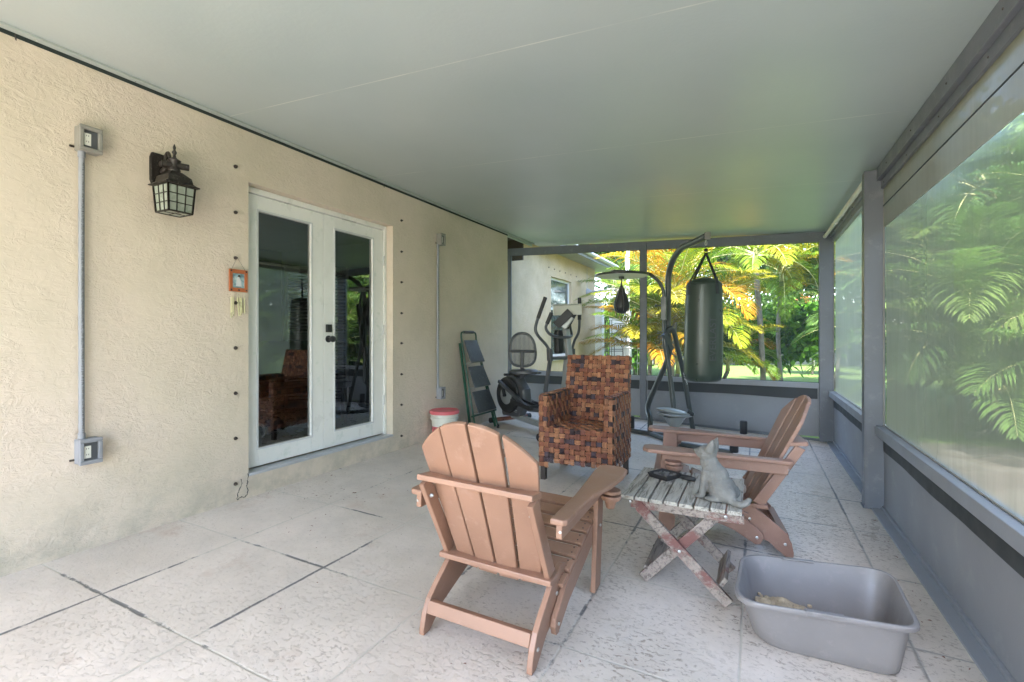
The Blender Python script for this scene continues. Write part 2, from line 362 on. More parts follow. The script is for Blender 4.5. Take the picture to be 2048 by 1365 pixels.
# ------------------------------------------------------------------ mesh helpers
class MB:
    def __init__(s): s.v = []; s.f = []; s.c = []; s.cur = None; s.st = []
    def add(s, vs, fs, col=None):
        b = len(s.v); s.st.append((b, len(s.f))); s.v.extend([tuple(p) for p in vs])
        for f in fs:
            s.f.append(tuple(b + i for i in f)); s.c.append(col or s.cur)
        return s
    def box(s, lo, hi, rot=None):
        x0, y0, z0 = lo; x1, y1, z1 = hi
        vs = [Vector(p) for p in ((x0, y0, z0), (x1, y0, z0), (x1, y1, z0), (x0, y1, z0), (x0, y0, z1), (x1, y0, z1), (x1, y1, z1), (x0, y1, z1))]
        if rot is not None:
            c = sum(vs, Vector()) / 8
            vs = [c + rot @ (p - c) for p in vs]
        return s.add(vs, [(0, 3, 2, 1), (4, 5, 6, 7), (0, 1, 5, 4), (1, 2, 6, 5), (2, 3, 7, 6), (3, 0, 4, 7)])
    def hexa(s, b, t):   # bottom 4 pts, top 4 pts (same winding, ccw from above)
        return s.add(list(b) + list(t), [(0, 3, 2, 1), (4, 5, 6, 7), (0, 1, 5, 4), (1, 2, 6, 5), (2, 3, 7, 6), (3, 0, 4, 7)])
    def prism(s, poly, o, u, v, n, th):
        o, u, v, n = Vector(o), Vector(u), Vector(v), Vector(n)
        k = len(poly)
        a = [o + u * p[0] + v * p[1] for p in poly]; b = [p + n * th for p in a]
        fs = [tuple(range(k))[::-1], tuple(range(k, 2 * k))] + [(i, (i + 1) % k, k + (i + 1) % k, k + i) for i in range(k)]
        return s.add(a + b, fs)
    def bar(s, p, q, w, h, up=(0, 0, 1)):
        p, q = Vector(p), Vector(q); d = (q - p).normalized(); up = Vector(up)
        if abs(d.dot(up)) > .98: up = Vector((1, 0, 0))
        sd_ = d.cross(up).normalized(); u2 = sd_.cross(d).normalized()
        r = [sd_ * (w / 2) * a + u2 * (h / 2) * b for a, b in ((-1, -1), (1, -1), (1, 1), (-1, 1))]
        return s.add([p + k for k in r] + [q + k for k in r], [(0, 1, 2, 3), (7, 6, 5, 4), (0, 4, 5, 1), (1, 5, 6, 2), (2, 6, 7, 3), (3, 7, 4, 0)])
    def tube(s, pts, r, n=10, cap=True, squash=None):
        pts = [Vector(p) for p in pts]; k = len(pts)
        rs = r if isinstance(r, (list, tuple)) else [r] * k
        up = Vector((0, 0, 1)); t0 = (pts[1] - pts[0]).normalized()
        if abs(t0.dot(up)) > .95: up = Vector((1, 0, 0))
        x = t0.cross(up).normalized(); vs = []
        for i, p in enumerate(pts):
            if i == 0: t = t0
            elif i == k - 1: t = (pts[i] - pts[i - 1]).normalized()
            else:
                t = ((pts[i] - pts[i - 1]).normalized() + (pts[i + 1] - pts[i]).normalized())
                t = t.normalized() if t.length > 1e-6 else t0
            x = (x - t * x.dot(t)); x = x.normalized() if x.length > 1e-6 else t.orthogonal().normalized()
            y = t.cross(x)
            for j in range(n):
                a = 2 * math.pi * j / n
                vs.append(p + (x * math.cos(a) + y * math.sin(a)) * rs[i])
        fs = [(i * n + j, i * n + (j + 1) % n, (i + 1) * n + (j + 1) % n, (i + 1) * n + j) for i in range(k - 1) for j in range(n)]
        if cap: fs += [tuple(range(n))[::-1], tuple((k - 1) * n + j for j in range(n))]
        return s.add(vs, fs)
    def lathe(s, prof, o=(0, 0, 0), n=24, M_=None):
        o = Vector(o); k = len(prof); vs = []
        for r, z in prof:
            for j in range(n):
                a = 2 * math.pi * j / n; p = Vector((r * math.cos(a), r * math.sin(a), z))
                vs.append(o + (M_ @ p if M_ else p))
        fs = [(i * n + j, i * n + (j + 1) % n, (i + 1) * n + (j + 1) % n, (i + 1) * n + j) for i in range(k - 1) for j in range(n)]
        fs += [tuple(range(n))[::-1], tuple((k - 1) * n + j for j in range(n))]
        return s.add(vs, fs)
    def ball(s, c, r, sx=1, sy=1, sz=1, n=12, rot=None):
        c = Vector(c); m = n // 2; vs = []; 
        def tr(p):
            p = Vector((p[0] * sx, p[1] * sy, p[2] * sz)) * r
            return c + (rot @ p if rot else p)
        vs.append(tr((0, 0, -1)))
        for i in range(1, m):
            th = -math.pi / 2 + math.pi * i / m
            for j in range(n):
                a = 2 * math.pi * j / n; vs.append(tr((math.cos(th) * math.cos(a), math.cos(th) * math.sin(a), math.sin(th))))
        vs.append(tr((0, 0, 1)))
        fs = [(0, 1 + (j + 1) % n, 1 + j) for j in range(n)]
        fs += [(1 + i * n + j, 1 + i * n + (j + 1) % n, 1 + (i + 1) * n + (j + 1) % n, 1 + (i + 1) * n + j) for i in range(m - 2) for j in range(n)]
        T = len(vs) - 1; b = 1 + (m - 2) * n
        fs += [(b + j, b + (j + 1) % n, T) for j in range(n)]
        return s.add(vs, fs)
    def loft(s, rings, cap0=True, cap1=True, closed=True):
        n = len(rings[0]); k = len(rings); vs = [p for r in rings for p in r]
        m = n if closed else n - 1
        fs = [(i * n + j, i * n + (j + 1) % n, (i + 1) * n + (j + 1) % n, (i + 1) * n + j) for i in range(k - 1) for j in range(m)]
        if cap0: fs.append(tuple(range(n))[::-1])
        if cap1: fs.append(tuple((k - 1) * n + j for j in range(n)))
        return s.add(vs, fs)
    def each(s, name, mat, parent, k=1, **kw):
        ends = s.st[k::k] + [(len(s.v), len(s.f))]; out = []
        for (a, fa), (e, fe) in zip(s.st[::k], ends):
            q = MB(); q.v = s.v[a:e]; q.f = [tuple(i - a for i in f) for f in s.f[fa:fe]]; q.c = s.c[fa:fe]
            out.append(q.build(name, mat, parent, **kw))
        return out
    def build(s, name, mat, parent=None, loc=None, world=True, smooth=False, bevel=0, seg=2):
        o0 = Vector((0, 0, 0))
        if world:
            if parent is not None:
                p = parent
                while p is not None: o0 += p.location; p = p.parent
            elif loc is not None: o0 = Vector(loc)
        me = bpy.data.meshes.new(name)
        me.from_pydata([(a[0] - o0.x, a[1] - o0.y, a[2] - o0.z) for a in s.v], [], s.f)
        me.materials.append(mat)
        if any(c is not None for c in s.c):
            ca = me.color_attributes.new('Col', 'FLOAT_COLOR', 'CORNER')
            arr = []
            for f, c in zip(s.f, s.c):
                c = c or (.5, .5, .5); arr.extend([c[0], c[1], c[2], 1.0] * len(f))
            ca.data.foreach_set('color', arr)
        if smooth:
            me.shade_smooth()
            if smooth == 'auto': me.set_sharp_from_angle(angle=R(40))
        me.update()
        o = bpy.data.objects.new(name, me); COL.objects.link(o)
        if parent is not None: o.parent = parent
        elif loc is not None: o.location = loc
        if bevel:
            b = o.modifiers.new('bevel', 'BEVEL'); b.width = bevel; b.segments = seg; b.limit_method = 'ANGLE'; b.angle_limit = R(40)
        return o

def tag(o, label=None, cat=None, group=None, kind=None):
    if label: o['label'] = label
    if cat: o['category'] = cat
    if group: o['group'] = group
    if kind: o['kind'] = kind
    return o
def thing(name, label, cat, loc, rz=0.0, group=None, ry=0.0):
    o = bpy.data.objects.new(name, None); COL.objects.link(o)
    o.empty_display_size = .1
    o.location = loc; o.rotation_euler = (0, ry, rz)
    return tag(o, label, cat, group)
def copy_thing(root, label, loc, rz=None):
    r = root.copy(); COL.objects.link(r); r.location = loc; r['label'] = label
    if rz is not None: r.rotation_euler = (root.rotation_euler[0], root.rotation_euler[1], rz)
    def rec(a, b):
        for ch in list(a.children):
            if ch == b: continue
            c = ch.copy(); COL.objects.link(c); c.parent = b; rec(ch, c)
    rec(root, r)
    return r
def text(body, size, origin, xdir, ydir, mat, parent, name='lettering', ext=0.0004, align='LEFT', bold=0.0, sx=1.0):
    cu = bpy.data.curves.new(name, 'FONT'); cu.body = body; cu.size = size; cu.extrude = ext; cu.align_x = align; cu.offset = bold
    tmp = bpy.data.objects.new('tmp', cu); COL.objects.link(tmp)
    bpy.context.view_layer.update()
    me = bpy.data.meshes.new_from_object(tmp.evaluated_get(bpy.context.evaluated_depsgraph_get()))
    bpy.data.objects.remove(tmp)
    x = Vector(xdir).normalized(); y = Vector(ydir); y = (y - x * y.dot(x)).normalized(); z = x.cross(y)
    mt = Matrix((x * sx, y, z)).transposed().to_4x4(); mt.translation = Vector(origin)
    if parent is not None:
        o0 = Vector(); p = parent
        while p is not None: o0 += p.location; p = p.parent
        mt.translation -= o0
    me.transform(mt); me.materials.clear(); me.materials.append(mat)
    o = bpy.data.objects.new(name, me); COL.objects.link(o); o.parent = parent
    return o
def arc(c, r, a0, a1, n, u, v):
    c, u, v = Vector(c), Vector(u), Vector(v)
    return [c + u * r * math.cos(a0 + (a1 - a0) * i / n) + v * r * math.sin(a0 + (a1 - a0) * i / n) for i in range(n + 1)]
def smooth_path(pts, n=5):
    P = [Vector(p) for p in pts]; out = []
    for i in range(len(P) - 1):
        p0 = P[max(i - 1, 0)]; p1 = P[i]; p2 = P[i + 1]; p3 = P[min(i + 2, len(P) - 1)]
        for k in range(n):
            t = k / n
            out.append(.5 * ((2 * p1) + (-p0 + p2) * t + (2 * p0 - 5 * p1 + 4 * p2 - p3) * t * t + (-p0 + 3 * p1 - 3 * p2 + p3) * t ** 3))
    out.append(P[-1]); return out
XV, YV, ZV = Vector((1, 0, 0)), Vector((0, 1, 0)), Vector((0, 0, 1))

# ================================================================== SETTING
GZ = -0.22
b = MB()
b.add([(-120, -120, GZ), (120, -120, GZ), (120, 160, GZ), (-120, 160, GZ)], [(0, 1, 2, 3)])
tag(b.build('lawn', M['lawn'], loc=(0, 0, 0)), kind='structure', label='bright green mown lawn around the porch')
b = MB()
b.add([(0.99, -6, GZ + .006), (3.4, -6, GZ + .006), (4.6, 8.4, GZ + .006), (0.99, 8.0, GZ + .006)], [(0, 1, 2, 3)])
tag(b.build('side_path', M['path'], loc=(0, 0, 0)), kind='structure', label='dark mulch and pale stepping stones beside the screened wall')
b = MB(); b.add([(-3.31, -7.0, GZ + .012), (3.0, -7.0, GZ + .012), (3.0, -1.7, GZ + .012), (-3.31, -1.7, GZ + .012)], [(0, 1, 2, 3)])  # unseen pale ground, added to bounce sunlight into the porch
tag(b.build('bounce_paving', M['floor'], loc=(0, 0, 0)), kind='structure', label='pale unseen paving added behind the camera to bounce light')
# porch slab
b = MB(); XR = 0.98
y0, y1 = -1.7, 7.5
def slab(x0, x1, ya, yb):
    b.hexa([(x0, ya, GZ - .1), (x1, ya, GZ - .1), (x1, yb, GZ - .1), (x0, yb, GZ - .1)], [(x0, ya, fz(x0)), (x1, ya, fz(x1)), (x1, yb, fz(x1)), (x0, yb, fz(x0))])
slab(-3.32, XR, y0, y1)
b.hexa([(-4.4, 6.44, GZ - .1), (-3.32, 6.44, GZ - .1), (-3.32, y1, GZ - .1), (-4.4, y1, GZ - .1)], [(-4.4, 6.44, 0), (-3.32, 6.44, 0), (-3.32, y1, 0), (-4.4, y1, 0)])
tag(b.build('floor', M['floor'], loc=(0, 0, 0)), kind='structure', label='cream painted textured concrete porch floor scored into slabs')

# ceiling: pan roof falling to the right
def cz(x, y=0):
    return 2.713 - 0.054 * (x - XW) * (1 - 0.17 * max(0, y) / 7.4)
b = MB()
NX = 8; ys = [-1.65 + 9.25 * i / 12 for i in range(13)]; xs = [-3.31 + (0.99 + 3.31) * i / NX for i in range(NX + 1)]  # rear edge, out of view, cut short to let daylight in
lo = [[(x, y, cz(x, y)) for x in xs] for y in ys]; hi = [[(x, y, cz(x, y) + .08) for x in xs] for y in ys]
vs = [p for r in lo for p in r] + [p for r in hi for p in r]; W = NX + 1; H = len(ys); N = W * H
fs = []
for j in range(H - 1):
    for i in range(NX):
        a = j * W + i
        fs.append((a, a + W, a + W + 1, a + 1)); fs.append((N + a, N + a + 1, N + a + W + 1, N + a + W))
for j in range(H - 1):
    a = j * W; fs.append((a, N + a, N + a + W, a + W)); a = j * W + NX; fs.append((a, a + W, N + a + W, N + a))
for i in range(NX):
    a = i; fs.append((a, a + 1, N + a + 1, N + a)); a = (H - 1) * W + i; fs.append((a, N + a, N + a + 1, a + 1))
b.add(vs, fs)
tag(b.build('ceiling', M['ceiling'], loc=(0, 0, 0)), kind='structure', label='grey green painted metal panel ceiling with faint seams')

# ---------------- house wall with the door opening
OY0, OY1, OZ0, OZ1 = 2.299, 3.878, 0.175, 2.308
hw = thing('house_wall', 'long cream stucco house wall along the left of the porch', 'wall', (XW, 0, 0))
b = MB(); T = 0.22; Z0 = -.15; Z1 = 2.676
YE = 6.442
b.box((XW - T, -3.3, Z0), (XW, OY0, Z1)); b.box((XW - T, OY1, Z0), (XW, YE, Z1))
b.box((XW - T, OY0, OZ1), (XW, OY1, Z1)); b.box((XW - T, OY0, Z0), (XW, OY1, OZ0 - .018))
b.box((XW - T - 2.9, YE - .2, Z0), (XW - T, YE, 2.9))
b.build('stucco_face', M['stucco'], hw)
b = MB(); b.box((XW - T, -3.3, Z1), (XW + .004, YE + .0, Z1 + .020)); b.box((XW - T, -3.3, Z1 + .02), (XW - .012, YE, Z1 + .12))
b.build('dark_joint', M['dark_gap'], hw)
b = MB(); b.box((XW + .004, -1.64, 2.697), (XW + .045, 7.33, 2.709)); b.box((XW - .010, YE, 2.66), (XW + .004, 7.33, 2.72))
b.build('flange', M['trim'], hw)
b = MB()
random.seed(3)
for i in range(34):
    y = -0.2 + i * .22
    b.ball((XW + .035, y, 2.689), .004, 1, 1, .5, 8)
b.build('flange_screw', M['bolt'], hw)['kind'] = 'stuff'
b = MB()
for px, py in ((30, 52), (767, 352)):
    p = aX(px, py, XW + .01)
    b.tube([(p.x, p.y, 2.69), (p.x + .003, p.y, 2.665), (p.x + .012, p.y, 2.655), (p.x + .015, p.y, 2.668)], .002, 6)
b.each('small_hook', M['rust'], hw)
# tile sill in the opening
b = MB()
for i in range(4):
    a = OY0 + .002 + i * (OY1 - OY0) / 4
    b.box((XW - .105, a, OZ0 - .018), (XW + .008, a + (OY1 - OY0) / 4 - .004, OZ0))
b.each('threshold_tile', M['tile'], hw, bevel=.001)
# broken plaster at the lower corner of the opening
random.seed(9)
for pts in ([(-.075, .00), (-.07, .05), (-.045, .10), (-.05, .14)], [(-.02, -.0), (-.005, .04), (-.012, .08), (-.003, .13), (-.006, .165)], [(-.075, .0), (-.05, .012), (-.03, .004), (-.02, .0)]):
    b = MB(); q = [Vector((XW + .001, OY0 + y * 1.15 - .0, z + .012)) for y, z in pts]; w_ = []
    for p in smooth_path(q, 6): w_.append(p + Vector((0, random.uniform(-.004, .004), random.uniform(-.004, .004))))
    b.tube(w_, [random.uniform(.0012, .0042) for _ in w_], 5); b.build('plaster_crack', M['strip'], hw)

# ---------------- brown roof recess beyond the wall's end
b = MB(); b.box((-6.4, 6.45, 2.86), (XW - .02, 7.9, 2.9)); b.box((-6.4, 7.60, 2.5), (XW - .3, 7.64, 2.86)); b.box((XW - .02, 6.45, 2.80), (XW + .0, 7.6, 2.9))
tag(b.build('roof_soffit', M['soffit'], loc=(-3.5, 7, 2.8)), 'dark brown underside of the house roof in the gap beyond the wall end', 'soffit')

# ---------------- french door
DX = XW - .10
door = thing('french_door', 'white double french door with two full glass leaves', 'door', (DX, (OY0 + OY1) / 2, OZ0))
b = MB(); y0_, y1_ = OY0 + .002, OY1 - .002; jt = .035
b.box((DX - .06, y0_, OZ0 + .002), (DX + .02, y0_ + jt, OZ1 - .002)); b.box((DX - .06, y1_ - jt, OZ0 + .002), (DX + .02, y1_, OZ1 - .002)); b.box((DX - .06, y0_ + jt, OZ1 - .045), (DX + .02, y1_ - jt, OZ1 - .002))
b.build('door_frame', M['door'], door, bevel=.003)
MID = 3.073; lz0, lz1 = OZ0 + .012, OZ1 - .05
leafs = [(y0_ + jt + .003, MID - .002, 2.442, 2.937, .325, 2.14), (MID + .002, y1_ - jt - .003, 3.200, 3.684, .330, 2.146)]
for i, (a, c, g0, g1, gz0, gz1) in enumerate(leafs):
    b = MB(); xa, xb = DX - .035, DX + .008
    b.box((xa, a, lz0), (xb, g0, lz1)); b.box((xa, g1, lz0), (xb, c, lz1)); b.box((xa, g0, lz0), (xb, g1, gz0)); b.box((xa, g0, gz1), (xb, g1, lz1))
    lf = b.build('door_leaf', M['door'], door, bevel=.003)
    b = MB(); q = .014
    b.box((xb - .001, g0 - q, gz0 - q), (xb + .006, g0, gz1 + q)); b.box((xb - .001, g1, gz0 - q), (xb + .006, g1 + q, gz1 + q))
    b.box((xb - .001, g0, gz0 - q), (xb + .006, g1, gz0)); b.box((xb - .001, g0, gz1), (xb + .006, g1, gz1 + q))
    b.build('glazing_bead', M['white'], lf, bevel=.002)
    b = MB(); xg = DX - .012
    b.add([(xg, g0 - .004, gz0 - .004), (xg, g1 + .004, gz0 - .004), (xg, g1 + .004, gz1 + .004), (xg, g0 - .004, gz1 + .004)], [(0, 1, 2, 3)])
    b.build('glass', M['glass'], lf)
    if i == 1:
        b = MB(); b.box((xb, 3.092, 1.215), (xb + .022, 3.150, 1.285)); b.build('deadbolt', M['black'], lf, bevel=.004)
        b = MB(); mt = Matrix.Rotation(R(90), 3, 'Y')
        b.lathe([(0.031, 0), (.031, .008), (.012, .012), (.011, .035), (.024, .042), (.029, .055), (.026, .068), (.012, .074), (0.001, .075)], (xb, 3.122, 1.155), 20, mt)
        b.build('door_knob', M['black'], lf, smooth='auto')
for z in (1.95, 1.245, .53):
    b = MB(); b.box((DX + .009, 3.826, z - .05), (DX + .022, 3.850, z + .05)); b.build('hinge', M['white'], door, bevel=.003)

# ---------------- the room behind the door
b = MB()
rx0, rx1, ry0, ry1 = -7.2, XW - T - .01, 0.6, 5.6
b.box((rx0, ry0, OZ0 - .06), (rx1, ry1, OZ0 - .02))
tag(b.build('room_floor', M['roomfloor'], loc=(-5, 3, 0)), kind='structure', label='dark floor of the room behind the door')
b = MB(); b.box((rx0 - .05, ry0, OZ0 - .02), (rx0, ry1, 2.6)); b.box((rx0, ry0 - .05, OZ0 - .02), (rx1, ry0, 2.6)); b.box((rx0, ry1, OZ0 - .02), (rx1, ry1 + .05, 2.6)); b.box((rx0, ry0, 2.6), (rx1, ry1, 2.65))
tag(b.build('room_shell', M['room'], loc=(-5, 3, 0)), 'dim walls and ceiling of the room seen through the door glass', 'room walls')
sh = thing('louvred_shutter', 'tall pale louvred folding shutter inside the dark room', 'shutter', (-5.6, 4.5, OZ0))
b = MB(); f0 = Vector((-5.75, 4.55, OZ0)); f1 = Vector((-5.15, 5.1, OZ0)); dd = (f1 - f0); L_ = dd.length; dd.normalize(); nn = Vector((dd.y, -dd.x, 0))
for s0 in (0, .5):
    for a in (0.0, .94):
        p = f0 + dd * L_ * (s0 + a * .5); b.bar(p + ZV * .02, p + ZV * 1.95, .04, .04, nn)
    for z in (.05, 1.0, 1.93): b.bar(f0 + dd * L_ * s0 + ZV * z, f0 + dd * L_ * (s0 + .47) + ZV * z, .03, .08)
b.build('frame', M['louvre'], sh)
b = MB()
for s0 in (0, .5):
    for i in range(38):
        z = .1 + i * .048
        b.bar(f0 + dd * L_ * (s0 + .02) + ZV * z, f0 + dd * L_ * (s0 + .45) + ZV * z, .035, .006, (ZV + nn * .9).normalized())
b.build('louvres', M['louvre'], sh)
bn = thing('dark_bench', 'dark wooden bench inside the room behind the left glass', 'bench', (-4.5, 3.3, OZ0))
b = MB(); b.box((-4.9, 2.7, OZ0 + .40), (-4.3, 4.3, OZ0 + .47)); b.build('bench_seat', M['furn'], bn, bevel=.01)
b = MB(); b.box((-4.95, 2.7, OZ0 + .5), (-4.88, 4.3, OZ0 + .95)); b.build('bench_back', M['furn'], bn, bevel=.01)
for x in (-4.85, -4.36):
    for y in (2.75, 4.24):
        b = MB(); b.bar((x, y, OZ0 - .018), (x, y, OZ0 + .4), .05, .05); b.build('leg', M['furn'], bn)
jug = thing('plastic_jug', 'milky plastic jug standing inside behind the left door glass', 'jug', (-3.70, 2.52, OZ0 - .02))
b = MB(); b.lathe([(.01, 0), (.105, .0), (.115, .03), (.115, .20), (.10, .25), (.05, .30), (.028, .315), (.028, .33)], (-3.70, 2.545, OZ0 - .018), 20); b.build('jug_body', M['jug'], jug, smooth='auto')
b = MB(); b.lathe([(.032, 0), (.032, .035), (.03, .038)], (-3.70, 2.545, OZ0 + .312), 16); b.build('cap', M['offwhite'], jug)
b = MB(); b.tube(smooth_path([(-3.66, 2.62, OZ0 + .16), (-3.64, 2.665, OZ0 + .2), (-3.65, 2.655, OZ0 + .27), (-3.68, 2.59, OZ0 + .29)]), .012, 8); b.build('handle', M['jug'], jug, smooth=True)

# ---------------- end screen wall
YEND = 7.40
ew = thing('screen_wall', 'grey framed screen wall closing the far end of the porch', 'screen wall', (-1.5, YEND, -.1))
def htop(x): return 2.531 + (0.752 - x) * .0317
def hbot(x): return 2.401 + (0.752 - x) * .0340
b = MB(); xa, xb = -3.9, .90
b.hexa([(xa, YEND, hbot(xa)), (xb, YEND, hbot(xb)), (xb, YEND + .05, hbot(xb)), (xa, YEND + .05, hbot(xa))], [(xa, YEND, htop(xa)), (xb, YEND, htop(xb)), (xb, YEND + .05, htop(xb)), (xa, YEND + .05, htop(xa))])
b.build('header_beam', M['gray'], ew, bevel=.003)
b = MB(); b.box((-3.80, YEND + .003, -.02), (-3.745, YEND + .055, hbot(-3.77))); b.build('post', M['gray'], ew, bevel=.002)
b = MB(); b.box((-1.548, YEND - .018, fz(-1.5)), (-1.458, YEND + .04, hbot(-1.5) + .09)); b.build('post', M['gray'], ew, bevel=.003)
b = MB(); b.box((.745, YEND - .03, fz(.8)), (.905, YEND + .06, hbot(.8) + .02)); b.build('corner_post', M['gray'], ew, bevel=.003)
sillz = lambda x: .567 + (0.752 - x) * .0068
for xa, xb in ((-3.745, -1.548), (-1.458, .745)):
    b = MB(); z1a, z1b = sillz(xa), sillz(xb)
    b.hexa([(xa, YEND - .01, z1a - .07), (xb, YEND - .01, z1b - .07), (xb, YEND + .04, z1b - .07), (xa, YEND + .04, z1a - .07)], [(xa, YEND - .01, z1a), (xb, YEND - .01, z1b), (xb, YEND + .04, z1b), (xa, YEND + .04, z1a)])
    b.build('sill_rail', M['gray_lt'], ew, bevel=.003)
    # fabric strip hanging below the sill, lower edge uneven
    b = MB(); n = 40; rows = []
    for k in range(2):
        r = []
        for i in range(n + 1):
            x = xa + .02 + (xb - xa - .04) * i / n
            zz = (sillz(x) - .071) if k == 0 else (sillz(x) - .205 - .02 * mnoise.noise(Vector((x * 1.3, 5, 0))))
            r.append(Vector((x, YEND + .014 - .006 * k + .007 * mnoise.noise(Vector((x * 4, k * 3, 1))), zz)))
        rows.append(r)
    rows2 = [[p + Vector((0, .002, 0)) for p in r] for r in rows[::-1]]
    b.loft(rows + rows2, False, False, closed=False); b.build('fabric_strip', M['strip'], ew)
    b = MB(); b.box((xa, YEND + .026, fz(xa) - .05), (xb, YEND + .036, sillz(xa) - .06)); b.build('kick_panel', M['panel'], ew)
    b = MB(); b.hexa([(xa, YEND - .012, fz(xa) - .02), (xb, YEND - .012, fz(xb) - .02), (xb, YEND + .02, fz(xb) - .02), (xa, YEND + .02, fz(xa) - .02)], [(xa, YEND - .012, fz(xa) + .03), (xb, YEND - .012, fz(xb) + .03), (xb, YEND + .02, fz(xb) + .03), (xa, YEND + .02, fz(xa) + .03)]); b.build('base_rail', M['gray'], ew)
    b = MB(); yy = YEND + .022
    b.add([(xa, yy, sillz(xa) - .01), (xb, yy, sillz(xb) - .01), (xb, yy, hbot(xb) + .01), (xa, yy, hbot(xa) + .01)], [(0, 1, 2, 3)]); b.build('screen_mesh', M['insect'], ew)
    b = MB(); yy = YEND - .001
    b.tube([(xa + .008, yy, sillz(xa) + .006), (xb - .008, yy, sillz(xb) + .006)], .004, 6); b.tube([(xa + .008, yy, hbot(xa) - .006), (xb - .008, yy, hbot(xb) - .006)], .004, 6); b.tube([(xa + .006, yy, sillz(xa)), (xa + .006, yy, hbot(xa))], .004, 6); b.tube([(xb - .006, yy, sillz(xb)), (xb - .006, yy, hbot(xb))], .004, 6)
    b.build('screen_spline', M['strip'], ew)

# ---------------- right screen wall
rw = thing('screen_wall', 'grey framed wall of shade cloth screens along the right side', 'screen wall', (.88, 2.5, -.18))
b = MB(); b.box((.775, 4.695, fz(.8)), (.912, 4.795, 2.49)); b.build('post', M['gray'], rw, bevel=.003)
b = MB(); b.box((.768, 4.69, fz(.8) - .01), (.918, 4.80, fz(.8) + .012)); b.build('post_foot', M['gray'], rw)
b = MB(); b.box((.775, -1.65, fz(.8)), (.912, -1.55, 2.49)); b.build('post', M['gray'], rw, bevel=.003)
for (ya, yb, kind) in ((-1.55, 4.695, 'n'), (4.795, YEND - .03, 'f')):
    zt = 2.492; x0_ = .855
    b = MB(); zb = 2.335 if kind == 'n' else 2.385
    b.box((x0_, ya, zb + .065), (.93, yb, zt + .01)); b.box((x0_ + .028, ya, zb), (.935, yb, zb + .065))
    b.build('top_beam', M['gray'] if kind == 'n' else M['gray_lt'], rw, bevel=.003)
    b = MB(); b.box((.845, ya, .405), (.935, yb, .478)); b.build('sill_rail', M['gray_lt'], rw, bevel=.004)
    b = MB(); n = 60; rows = []
    for k in range(2):
        r = []
        for i in range(n + 1):
            y = ya + .015 + (yb - ya - .03) * i / n
            zz = .404 if k == 0 else (.285 + .012 * mnoise.noise(Vector((y * 1.3, 9, 0))))
            r.append(Vector((.893 + .006 * k * mnoise.noise(Vector((y * 5, 0, 2))), y, zz)))
        rows.append(r)
    rows2 = [[p + Vector((.003, 0, 0)) for p in r] for r in rows[::-1]]
    b.loft(rows + rows2, False, False, closed=False); b.build('fabric_strip', M['strip'], rw)
    b = MB(); b.box((.903, ya, fz(.9) - .02), (.915, yb, .405)); b.build('kick_panel', M['panel'], rw)
    b = MB(); b.box((.822, ya, fz(.82) - .03), (.902, yb, fz(.82) + .012)); b.box((.885, ya, fz(.82) + .012), (.903, yb, fz(.82) + .035)); b.build('base_rail', M['gray_lt'], rw, bevel=.002)
    b = MB(); b.tube([(.9, ya + .01, .484), (.9, yb - .01, .484)], .005, 6); b.tube([(.9, ya + .006, .48), (.9, ya + .006, zb)], .005, 6); b.tube([(.9, yb - .006, .48), (.9, yb - .006, zb)], .005, 6); b.build('screen_spline', M['box'], rw)
    # cloth with soft waves
    b = MB(); nz, ny = 14, 60; rows = []
    for k in range(nz + 1):
        z = .47 + (zb + .01 - .47) * k / nz
        rows.append([Vector((.915 + .006 * mnoise.noise(Vector((y_ * 3.0, z * .8, 0))) * (1 if 0 < k < nz else 0), y_, z)) for y_ in [ya + (yb - ya) * i / ny for i in range(ny + 1)]])
    b.loft(rows, False, False, closed=False)
    b.build('shade_cloth', M['shade'] if kind == 'n' else M['shade2'], rw, smooth=True)
    b = MB()
    yk = ya + .35
    while yk < yb - .1:
        b.ball((x0_ - .0, yk, zt - .045), .006, .6, 1, 1, 8); b.ball((x0_ + .028, yk + .22, zb + .03), .005, .6, 1, 1, 8); yk += .62
    b.each('screw_head', M['rust'], rw)
b = MB(); b.box((.899, -1.54, 2.03), (.903, 4.69, 2.34)); b.build('cloth_band', M['band'], rw)
b = MB(); b.tube([(.896, -1.54, 2.21), (.896, 2.0, 2.205), (.896, 4.69, 2.20)], .004, 6); b.build('cloth_seam', M['strip'], rw)
b = MB(); b.tube([(.80, 4.80, 2.44), (.80, YEND - .04, 2.455)], .021, 12)
for y in (5.25, 6.0, 6.4): b.tube([(.80, y, 2.4425), (.80, y + .03, 2.4425)], .0245, 12)
b.build('roller_tube', M['offwhite'], rw, smooth='auto')

# ---------------- bolts on the wall
def bolt(y, z, label):
    b = MB(); mt = Matrix.Rotation(R(90), 3, 'Y')
    b.lathe([(.011, 0), (.013, .004), (.012, .012), (.006, .014), (.005, .026), (.001, .027)], (XW, y, z), 10, mt)
    tag(b.build('wall_bolt', M['rust'], loc=(XW, y, z), smooth='auto'), label, 'bolt', 'shutter bolts in the stucco beside the french door')
ordn = ['top', 'second', 'third', 'fourth', 'fifth', 'sixth', 'seventh', 'lowest']
for i, z in enumerate([2.388, 2.062, 1.738, 1.418, 1.097, .775, .454, .130]):
    bolt(2.196, z, f'dark wall bolt left of the french door, {ordn[i]} of its column')
for i, z in enumerate([2.388, 2.062, 1.743, 1.419, 1.105, .781, .462, .137]):
    bolt(4.005, z, f'dark wall bolt right of the french door, {ordn[i]} of its column')

